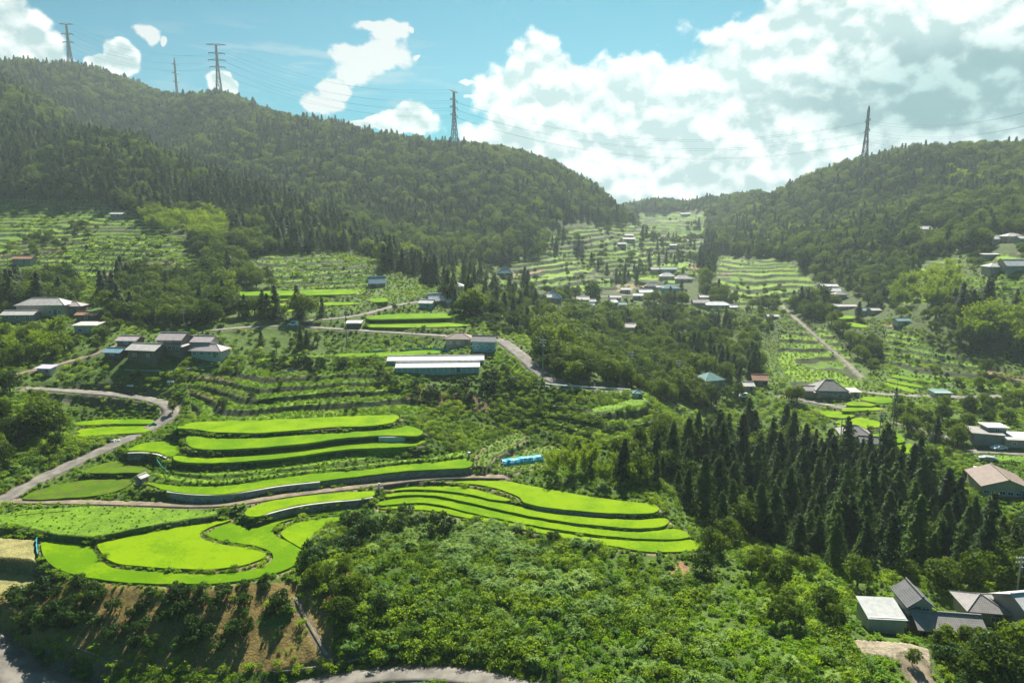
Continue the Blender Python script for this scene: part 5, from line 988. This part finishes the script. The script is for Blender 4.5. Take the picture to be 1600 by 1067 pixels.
for i in range(n_):
    a = -5.+10.*i/(n_-1); w_ = 1.5*rnd.uniform(.8, 1.1); h_ = 1.3*rnd.uniform(.8, 1.15)
    for k in range(7): t = math.pi*k/6; mb.v.append((a+rnd.uniform(-.1, .1), -math.cos(t)*w_+a*.12, math.sin(t)*h_))
for i in range(n_-1):
    for k in range(6): mb.f.append((i*7+k, (i+1)*7+k, (i+1)*7+k+1, i*7+k+1))
mb.build('netting', M['netblue'], r); mb = MB()
for i in range(5): a = -5.+2.5*i; [mb.bar((a, -math.cos(math.pi*k/6)*1.55+a*.12, math.sin(math.pi*k/6)*1.35), (a, -math.cos(math.pi*(k+1)/6)*1.55+a*.12, math.sin(math.pi*(k+1)/6)*1.35), .04) for k in range(6)]
mb.build('hoops', M['white'], r)
def post(px, py, h, w_, m, label, name='post', cat='post'):
    x, y, z = cast(px, py); mb = MB().box(-w_/2, -w_/2, -.3, w_/2, w_/2, h); mb.box(-w_*.65, -w_*.65, h, w_*.65, w_*.65, h+.08); o_ = mb.build(name, m); o_.location = (x, y, z); tag(o_, label, cat)
post(593, 769, 2.0, .32, WPALE, 'white concrete sluice post where the paddies meet on the field path')
post(733, 717, 1.6, .5, WPALE, 'pale concrete post at the right end of the long paddy')
post(903, 505, 4, .5, WPALE, 'pale block standing above the dark grove')
for px, py, lb in ((203,604,'left white sacks on the strip below the left farm'),(268,598,'right white sacks on the bright strip below the left farm'),(180,690,'white rubble heap beside the mountain road')):
    x, y, z = cast(px, py); mb = MB()
    for k in range(7): a = rnd.uniform(-1.1, 1.1); b = rnd.uniform(-.5, .5); s = rnd.uniform(.2, .42); mb.bar((a-s, b, .12+s*.4), (a+s, b+.1, .16+s*.5), s*.9, 7, s*.7)
    o_ = mb.build('sack_pile', M['white']); o_.location = (x, y, z); tag(o_, lb, 'sacks')
# steps / pipe down the orchard, guard rail on lower road
gr = empty('guard_rail', (0, 0, 0), 0, 'white guard rail along the far end of the concrete road', 'guard rail'); W = [cast(px, py) for px, py in ((852,603),(880,606),(910,608),(945,610),(985,612))]
gr.location = W[0]; rl = MB()
for a, b in zip(W[:-1], W[1:]):
    A_ = tuple(a[i]-W[0][i] for i in range(3)); B_ = tuple(b[i]-W[0][i] for i in range(3)); rl.bar((A_[0],A_[1],A_[2]+.75), (B_[0],B_[1],B_[2]+.75), .14, 5)
rl.build('rail', M['white'], gr)
for a in W: MB().bar(tuple(a[i]-W[0][i]-(.2 if i == 2 else 0) for i in range(3)), tuple(a[i]-W[0][i]+(.8 if i == 2 else 0) for i in range(3)), .06, 5).build('post', M['white'], gr)

# ------------------------------------------------------------------ scatter
el = (H-CZ)/RR; run = np.maximum.accumulate(el, axis=0)      # how far the ground itself hides what lies behind
def samp(A, X, Y):
    t = np.clip(np.interp(np.arctan2(X, Y), th, np.arange(NT)), 0, NT-1).round().astype(int); r = np.clip(np.interp(np.hypot(X, Y), rr, np.arange(NR)), 0, NR-1).round().astype(int); return A[r, t]
cand = {}
def layer(key, sp_, rmin, rmax, htop):
    xm = rmax*.78; X, Y = np.meshgrid(np.arange(-xm, xm, sp_), np.arange(58, rmax, sp_)); X = X.ravel(); Y = Y.ravel()
    k = (np.abs(X) < Y*.98+15) & (np.hypot(X, Y) < rmax) & (np.hypot(X, Y) >= rmin); X = X[k]; Y = Y[k]
    X = X+rs.uniform(-.46, .46, X.size)*sp_; Y = Y+rs.uniform(-.46, .46, Y.size)*sp_; Zg = Hs(X, Y); px, py = project(X, Y, Zg)
    rd = samp(RD, X, Y); sd = samp(SD, X, Y); vis = (Zg+htop-CZ)/np.hypot(X, Y) > samp(run, X, Y)-.004
    k = (px > -170) & (px < 1770) & (py < 1150) & vis; 
    lim = {'big': 1.3, 'mid': .7, 'small': .25}[key]; k &= (rd > lim) & (sd > {'big': 1.6, 'mid': .9, 'small': .35}[key])
    for (hx, hy, hr, w_, d_, a) in HOUSEPTS:
        c, s = math.cos(a), math.sin(a); u = (X-hx)*c+(Y-hy)*s; v = -(X-hx)*s+(Y-hy)*c; mg = {'big': 2.6, 'mid': 1.6, 'small': .9}[key]
        k &= ~((np.abs(u) < w_/2+mg) & (v < d_/2+mg) & (v > -d_/2-mg*(2.2 if key == 'big' else 1.6)*(2.8 if hy > 300 and key != 'small' else 1)-(2.5 if 150 < hy and key != 'small' else 0)))
    X = X[k]; Y = Y[k]; Zg = Zg[k]; px = px[k]; py = py[k]; fr = samp(FR, X, Y); done = np.zeros(X.size, bool)
    for poly, ly, rows in Z:
        m = pip(px, py, poly) & ~done; done |= m; ii = np.nonzero(m)[0]; L = ly[key]
        if not len(ii) or (not L and (key != 'mid' or rows or not ly['small'])): continue
        if rows: 
            f = fr[ii]; ii = ii[(f < 0) | ((f > .02) & (f < .62))] if key != 'big' else ii
        tot = sum(q[1] for q in L); u = np.clip(.5+(rs.rand(len(ii))-.5)*.62+vnoise(X[ii], Y[ii], {'big': 55, 'mid': 22, 'small': 8}[key], 91, 2)*(1.5 if key == 'small' else .9), 0, .999); acc = 0
        for (s_, p_, lo, hi) in L:
            if rows: p_ = min(p_*1.25, .95)
            sel = ii[(u >= acc) & (u < acc+p_)]; acc += p_
            cand.setdefault(s_, []).append(np.stack([X[sel], Y[sel], Zg[sel], rs.uniform(lo, hi, len(sel)), px[sel], py[sel]], 1))
        if key == 'mid' and not rows:
            sel = ii[(u >= acc) & (rs.rand(len(ii)) < .45) & (np.hypot(X[ii], Y[ii]) > 215)]; cand.setdefault('row', []).append(np.stack([X[sel], Y[sel], Zg[sel], rs.uniform(.6, 1.4, len(sel)), px[sel], py[sel]], 1))
        if key == 'small' and not (L and L[0][0] in ('weed', 'citrus') and poly[0][0] < 30 and poly[0][1] > 900):
            sel = ii[(u >= acc) & (rs.rand(len(ii)) < .75)]; cand.setdefault('grass', []).append(np.stack([X[sel], Y[sel], Zg[sel], rs.uniform(.5, 1.3, len(sel)), px[sel], py[sel]], 1))
layer('big', 4.7, 58, 620, 12); layer('big', 5.5, 620, 1250, 12); layer('mid', 2.7, 58, 620, 3); layer('small', 1.2, 58, 215, 1.5); layer('small', 1.9, 215, 420, 1.5)
# explicit single trees (pixel of the foot, kind, size)
for s_, px, py, sc_ in [('broad',62,676,1.25),('broad',80,668,1.0),('round',88,705,1.0),('cedar',190,490,.85),('cedar',205,492,.75),('broad',72,455,1.1),('round',270,645,.75),('round',555,648,.5),('round',542,648,.4),('round',1425,1040,.55),
      ('round',1480,1012,.8),('round',1465,1018,.75),('broad',1545,1050,.95),('broad',1580,1045,.9),('broad',1520,1062,.7),('round',1212,925,1.1),('round',1225,958,.9),('round',1212,980,.95),('round',1243,985,.85),('round',1288,965,1.),('round',1305,985,.9),
      ('broad',1100,895,.62),('citrus',690,832,1.9),('citrus',635,825,1.3),('citrus',655,824,1.3),('citrus',575,842,1.6),('citrus',540,858,1.3),('citrus',488,885,1.2),('round',990,885,.5),('broad',1450,860,.8),('broad',1568,905,.85),('round',1550,905,1.1),
      ('cedar',820,450,.9),('cedar',825,449,.8),('cedar',610,420,1.25),('cedar',620,418,1.15),('cedar',600,420,1.05),('cedar',1462,690,.6),('broad',1500,690,.8),('round',605,545,.6),('cedar',470,545,.6),('cedar',480,545,.5)]:
    x, y, z = cast(px, py); cand.setdefault(s_, []).append(np.array([[x, y, z, sc_, px, py]]))
LM = [(265,540,'left farm'),(70,480,'upper left cream house'),(60,660,'big trees by the road bend'),(290,640,'mountain road bend'),(120,720,'lower mountain road'),(300,955,'lower left orchard'),(430,990,'bare orchard ground'),(150,950,'left end of the orchard'),(100,380,'left terraces'),(250,380,'right end of left terraces'),
 (270,330,'light bamboo up left'),(60,220,'far left ridge'),(200,250,'front left ridge'),(380,330,'tail of the left ridge'),(350,440,'wood above the left farm'),(190,470,'cedars above the left farm'),(450,460,'upper left rice strips'),(470,530,'van on the hamlet road'),(560,510,'white roofed hamlet shed'),
 (590,440,'steep blue roofed farmhouse'),(708,455,'pyramid roofed house'),(680,570,'long greenhouses'),(720,610,'bank under the greenhouses'),(600,830,'bushes beside the lower paddies'),(530,950,'thicket by the orchard path'),(690,830,'big bush below the right paddies'),
 (800,1000,'bottom scrub slope'),(1000,1000,'lower right scrub slope'),(480,620,'weedy terraces above the paddies'),(940,745,'bamboo by the widest paddy'),(830,660,'ravine below the greenhouses'),(980,660,'ravine in the centre'),(890,530,'grove at the concrete road'),(920,580,'wood beside the concrete road'),(1040,580,'wooded spur in the centre'),
 (1100,550,'cedars behind the central spur'),(1040,440,'valley village'),(880,470,'left end of village lane'),(980,375,'houses under the pass'),(1120,410,'cedars on the far terraces'),(1200,440,'far stepped fields'),(1280,560,'stepped tea slope'),(1300,460,'knoll farmhouse'),(1420,450,'pale bamboo on the right hill'),(1530,530,'big bamboo grove'),
 (1580,420,'steep white roof up right'),(1450,365,'white roofs in the right forest'),(1300,620,'big grey valley farmhouse'),(1340,690,'bright square paddies'),(1470,620,'roadside kiosk'),(1480,690,'lane below the valley road'),(1580,700,'grey flat roofed block'),(1570,760,'big brown roofed house'),
 (1200,660,'upper cedar wood edge'),(1050,730,'left cedar wood edge'),(1150,780,'left middle cedar wood'),(1250,740,'top of the cedar wood'),(1280,820,'centre of the cedar wood'),(1380,800,'right middle cedar wood'),(1350,870,'front of the cedar wood'),(1480,850,'right end of the cedar wood'),
 (1110,870,'right tip of the paddies'),(1210,930,'slope left of the garage'),(1300,960,'garage with green roof'),(1450,915,'back of the lower farm'),(1425,1030,'farm yard'),(1520,1040,'garden before the timber barn'),(1560,880,'pale trees above the farm')]
NAME = {'cedar': ('cedar_tree', 'cedar tree', ('dark cedar',)), 'broad': ('broadleaf_tree', 'tree', ('broadleaf tree',)), 'round': ('small_tree', 'small tree', ('bushy tree',)), 'citrus': ('orchard_tree', 'orchard tree', ('orchard tree',)), 'bamboo': ('bamboo_clump', 'bamboo', ('bamboo clump',))}
ORD = ['leftmost', 'second from the left', 'third from the left', 'fourth from the left', 'fifth from the left', 'sixth from the left', 'seventh from the left', 'eighth from the left', 'ninth from the left', 'tenth from the left']
CAP = {'cedar': 285, 'broad': 285, 'round': 285, 'citrus': 285, 'bamboo': 200}
def gn_scatter(name, meshes, pts, label, cat):
    n_ = len(pts)
    me = bpy.data.meshes.new(name); me.vertices.add(n_); me.vertices.foreach_set('co', pts[:, :3].astype(np.float32).ravel())
    for a, v, ty in (('scl', pts[:, 3], 'FLOAT'), ('rot', rs.uniform(0, 6.283, n_), 'FLOAT'), ('vidx', rs.randint(0, len(meshes), n_), 'INT'), ('asp', rs.uniform(.85, 1.2, n_), 'FLOAT')):
        at_ = me.attributes.new(a, ty, 'POINT'); at_.data.foreach_set('value', np.asarray(v, np.int32 if ty == 'INT' else np.float32))
    ob = bpy.data.objects.new(name, me); C.objects.link(ob); tag(ob, label, cat, kind='stuff')
    ng = bpy.data.node_groups.new(name+'_grow', 'GeometryNodeTree'); ng.interface.new_socket('Geometry', in_out='INPUT', socket_type='NodeSocketGeometry'); ng.interface.new_socket('Geometry', in_out='OUTPUT', socket_type='NodeSocketGeometry')
    g = N(ng); gi = g.new('NodeGroupInput'); go_ = g.new('NodeGroupOutput'); jn = g.new('GeometryNodeJoinGeometry'); 
    def na(nm, ty):
        q = g.new('GeometryNodeInputNamedAttribute', data_type=ty); q.inputs[0].default_value = nm; return q.outputs[0]
    rv = g.new('ShaderNodeCombineXYZ'); g.put(rv.inputs[2], na('rot', 'FLOAT')); sc_ = na('scl', 'FLOAT'); sv = g.new('ShaderNodeCombineXYZ'); g.put(sv.inputs[0], sc_); g.put(sv.inputs[1], sc_); g.put(sv.inputs[2], g.m('MULTIPLY', sc_, na('asp', 'FLOAT'))); vi = na('vidx', 'INT')
    er = g.new('FunctionNodeEulerToRotation'); g.put(er.inputs[0], rv.outputs[0])
    for k, m_ in enumerate(meshes):
        src = bpy.data.objects.new(name+'_source', m_); oi = g.new('GeometryNodeObjectInfo'); oi.inputs['Object'].default_value = src; oi.inputs['As Instance'].default_value = True
        cmp_ = g.new('FunctionNodeCompare', data_type='INT', operation='EQUAL'); g.put(cmp_.inputs[2], vi); cmp_.inputs[3].default_value = k
        ip = g.new('GeometryNodeInstanceOnPoints'); g.put(ip.inputs['Points'], gi.outputs[0]); g.put(ip.inputs['Selection'], cmp_.outputs[0]); g.put(ip.inputs['Instance'], oi.outputs['Geometry']); g.put(ip.inputs['Rotation'], er.outputs[0]); g.put(ip.inputs['Scale'], sv.outputs[0])
        ng.links.new(ip.outputs[0], jn.inputs[0])
    ng.links.new(jn.outputs[0], go_.inputs[0]); md = ob.modifiers.new('grow', 'NODES'); md.node_group = ng; return ob
LMP = np.array([(a, b) for a, b, _ in LM], float)
for s_, (vars_, hh, ww) in SP.items():
    A = np.concatenate(cand.get(s_, [np.zeros((0, 6))])); 
    if not len(A): continue
    dist = np.sqrt(A[:, 0]**2+A[:, 1]**2+(A[:, 2]-CZ)**2); infr = (A[:, 4] > 2) & (A[:, 4] < 1598) & (A[:, 5] < 1066+hh*A[:, 3]*F/dist*.5); scr = np.where(infr, A[:, 3]*hh/dist, 0)
    order = np.argsort(-scr); top = [i for i in order[:CAP[s_]] if scr[i] > 0]; nm, cat, adj = NAME[s_]; buckets = {}
    for i in top:
        q = A[i]; k = int(np.argmin(np.hypot(LMP[:, 0]-q[4], (LMP[:, 1]-q[5])*1.6))); buckets.setdefault(k, []).append(i)
    med = np.median(A[top, 3])
    for k, ids in buckets.items():
        sub = {}
        for i in ids: sub.setdefault(('taller ' if A[i, 3] > med else 'shorter ', 'left of' if A[i, 4] < LMP[k, 0]-8 else ('right of' if A[i, 4] > LMP[k, 0]+8 else 'at')), []).append(i)
        for (sz, side), js in sub.items():
            js.sort(key=lambda j: A[j, 4]); txt = LM[k][2]
            for n_, j in enumerate(js):
                if len(js) == 1: lb = '%s%s %s the %s' % (sz, adj[0], side, txt)
                elif len(js) <= 10: lb = '%s%s, %s, %s the %s' % (sz, adj[0], ORD[n_], side, txt)
                else: lb = '%s%s in the crowd %s the %s' % (sz, adj[0], side, txt)
                q = A[j]; cr, tr_ = vars_[rnd.randrange(len(vars_))]
                r = empty(nm, (q[0], q[1], q[2]-.1), rnd.uniform(0, 6.28), lb[0].lower()+lb[1:], cat, '%ss around the %s' % (cat, txt) if cat != 'bamboo' else 'bamboo clumps around the %s' % txt)
                e = rnd.uniform(.9, 1.15); r.rotation_euler[0] = rnd.gauss(0, .035); r.rotation_euler[1] = rnd.gauss(0, .035); r.scale = (q[3]*rnd.uniform(.93, 1.08), q[3]*rnd.uniform(.93, 1.08), q[3]*e)
                for m_, nn in ((cr, 'crown'), (tr_, 'trunk')):
                    c_ = bpy.data.objects.new(nn, m_); C.objects.link(c_); c_.parent = r
    rest = np.delete(A, top, 0)
    if len(rest): gn_scatter({'cedar': 'cedar_forest', 'broad': 'broadleaf_forest', 'round': 'low_tree_cover', 'citrus': 'shrub_cover', 'bamboo': 'bamboo_forest'}[s_], [join_mesh(s_+'_far', v) for v in vars_], rest,
        {'cedar': 'dark cedar forest covering the hills', 'broad': 'dense broadleaf forest covering the hills', 'round': 'low bushy trees filling the slopes', 'citrus': 'dark shrubs filling the banks', 'bamboo': 'far yellow green bamboo on the hills'}[s_], 'forest' if s_ in ('cedar', 'broad', 'bamboo') else 'bushes')
    print(s_, len(top), len(rest))
for s_, meshes in ST.items():
    if s_ in cand:
        A = np.concatenate(cand[s_]); print(s_, len(A))
        gn_scatter({'scrub': 'scrub_cover', 'tuss': 'tussock_cover', 'weed': 'weed_cover', 'grass': 'grass_cover', 'row': 'hedge_row_cover'}[s_], meshes, A, {'scrub': 'dense green scrub covering the open slopes', 'tuss': 'pale tussock grass mounds on the scrub slope', 'weed': 'bright weeds on the banks', 'grass': 'tufts of green grass beside the paths', 'row': 'rows of low green bushes along the terraces'}[s_], {'scrub': 'scrub', 'tuss': 'grass', 'weed': 'weeds', 'grass': 'grass', 'row': 'bushes'}[s_])
# weeds on the weedy strips and the meadow
A = []
for k, p in PATCH.items():
    if p['kind'] in ('weeds', 'garden', 'meadow'):
        W = p['w']; xx = [q[0] for q in W]; yy = [q[1] for q in W]; s = .85 if p['kind'] != 'meadow' else 1.1; X, Y = np.meshgrid(np.arange(min(xx), max(xx), s), np.arange(min(yy), max(yy), s)); X = X.ravel()+rs.uniform(-.4, .4, X.size); Y = Y.ravel()+rs.uniform(-.4, .4, Y.size); m = pip(X, Y, W) & (rs.rand(X.size) < (.75 if p['kind'] != 'meadow' else .45)); A.append(np.stack([X[m], Y[m], np.full(m.sum(), p['z']-.05), rs.uniform(.35, .75, m.sum())*(1 if p['kind'] != 'meadow' else .7)], 1))
A = np.concatenate(A); gn_scatter('field_weeds', ST['weed'][:2]+ST['grass'][:2], A, 'weeds and grass growing on the unfarmed strips', 'weeds'); print('fieldweeds', len(A))
# ragged grass along the field edges
A = []
for k, p in PATCH.items():
    if p['kind'] in ('rice', 'thinrice', 'meadow', 'drygrass'):
        W = p['w']; area2 = sum(W[i-1][0]*W[i][1]-W[i][0]*W[i-1][1] for i in range(len(W))); sg = 1 if area2 > 0 else -1; far_ = W[0][1] > 185
        for i in range(len(W)):
            a_ = W[i-1]; b_ = W[i]; L = math.hypot(b_[0]-a_[0], b_[1]-a_[1]); n_ = int(L/(.42 if not far_ else .9))
            if L < 1e-3: continue
            nx, ny = sg*(b_[1]-a_[1])/L, -sg*(b_[0]-a_[0])/L
            for j in range(n_):
                if rnd.random() < .30: continue
                t = (j+rnd.random())/max(n_, 1); o_ = rnd.uniform(.15, 1.25); A.append((a_[0]+(b_[0]-a_[0])*t+nx*o_, a_[1]+(b_[1]-a_[1])*t+ny*o_, 0, rnd.uniform(.25, .62)))
A = np.array(A); A[:, 2] = Hs(A[:, 0], A[:, 1])-.03; kp = (samp(RD, A[:, 0], A[:, 1]) > .15) & (samp(SD, A[:, 0], A[:, 1]) > .05); A = A[kp]
gn_scatter('verge_grass', ST['grass'], A, 'ragged grass along the edges of the fields', 'grass'); print('verge', len(A))
# ------------------------------------------------------------------ haze
m = bpy.data.materials.new('haze_air'); m.use_nodes = True; nt = m.node_tree; nt.nodes.remove(nt.nodes['Principled BSDF']); pv = nt.nodes.new('ShaderNodeVolumePrincipled')
pv.inputs['Color'].default_value = (.76, .93, .95, 1); pv.inputs['Density'].default_value = .00015; pv.inputs['Anisotropy'].default_value = .35; nt.links.new(pv.outputs[0], nt.nodes['Material Output'].inputs['Volume'])
zl = float(H.min())-1; hz = MB().box(-1320, -60, zl, 1320, 1720, 420).build('haze', m); tag(hz, 'pale sunlit haze filling the valley air', 'haze', kind='stuff')
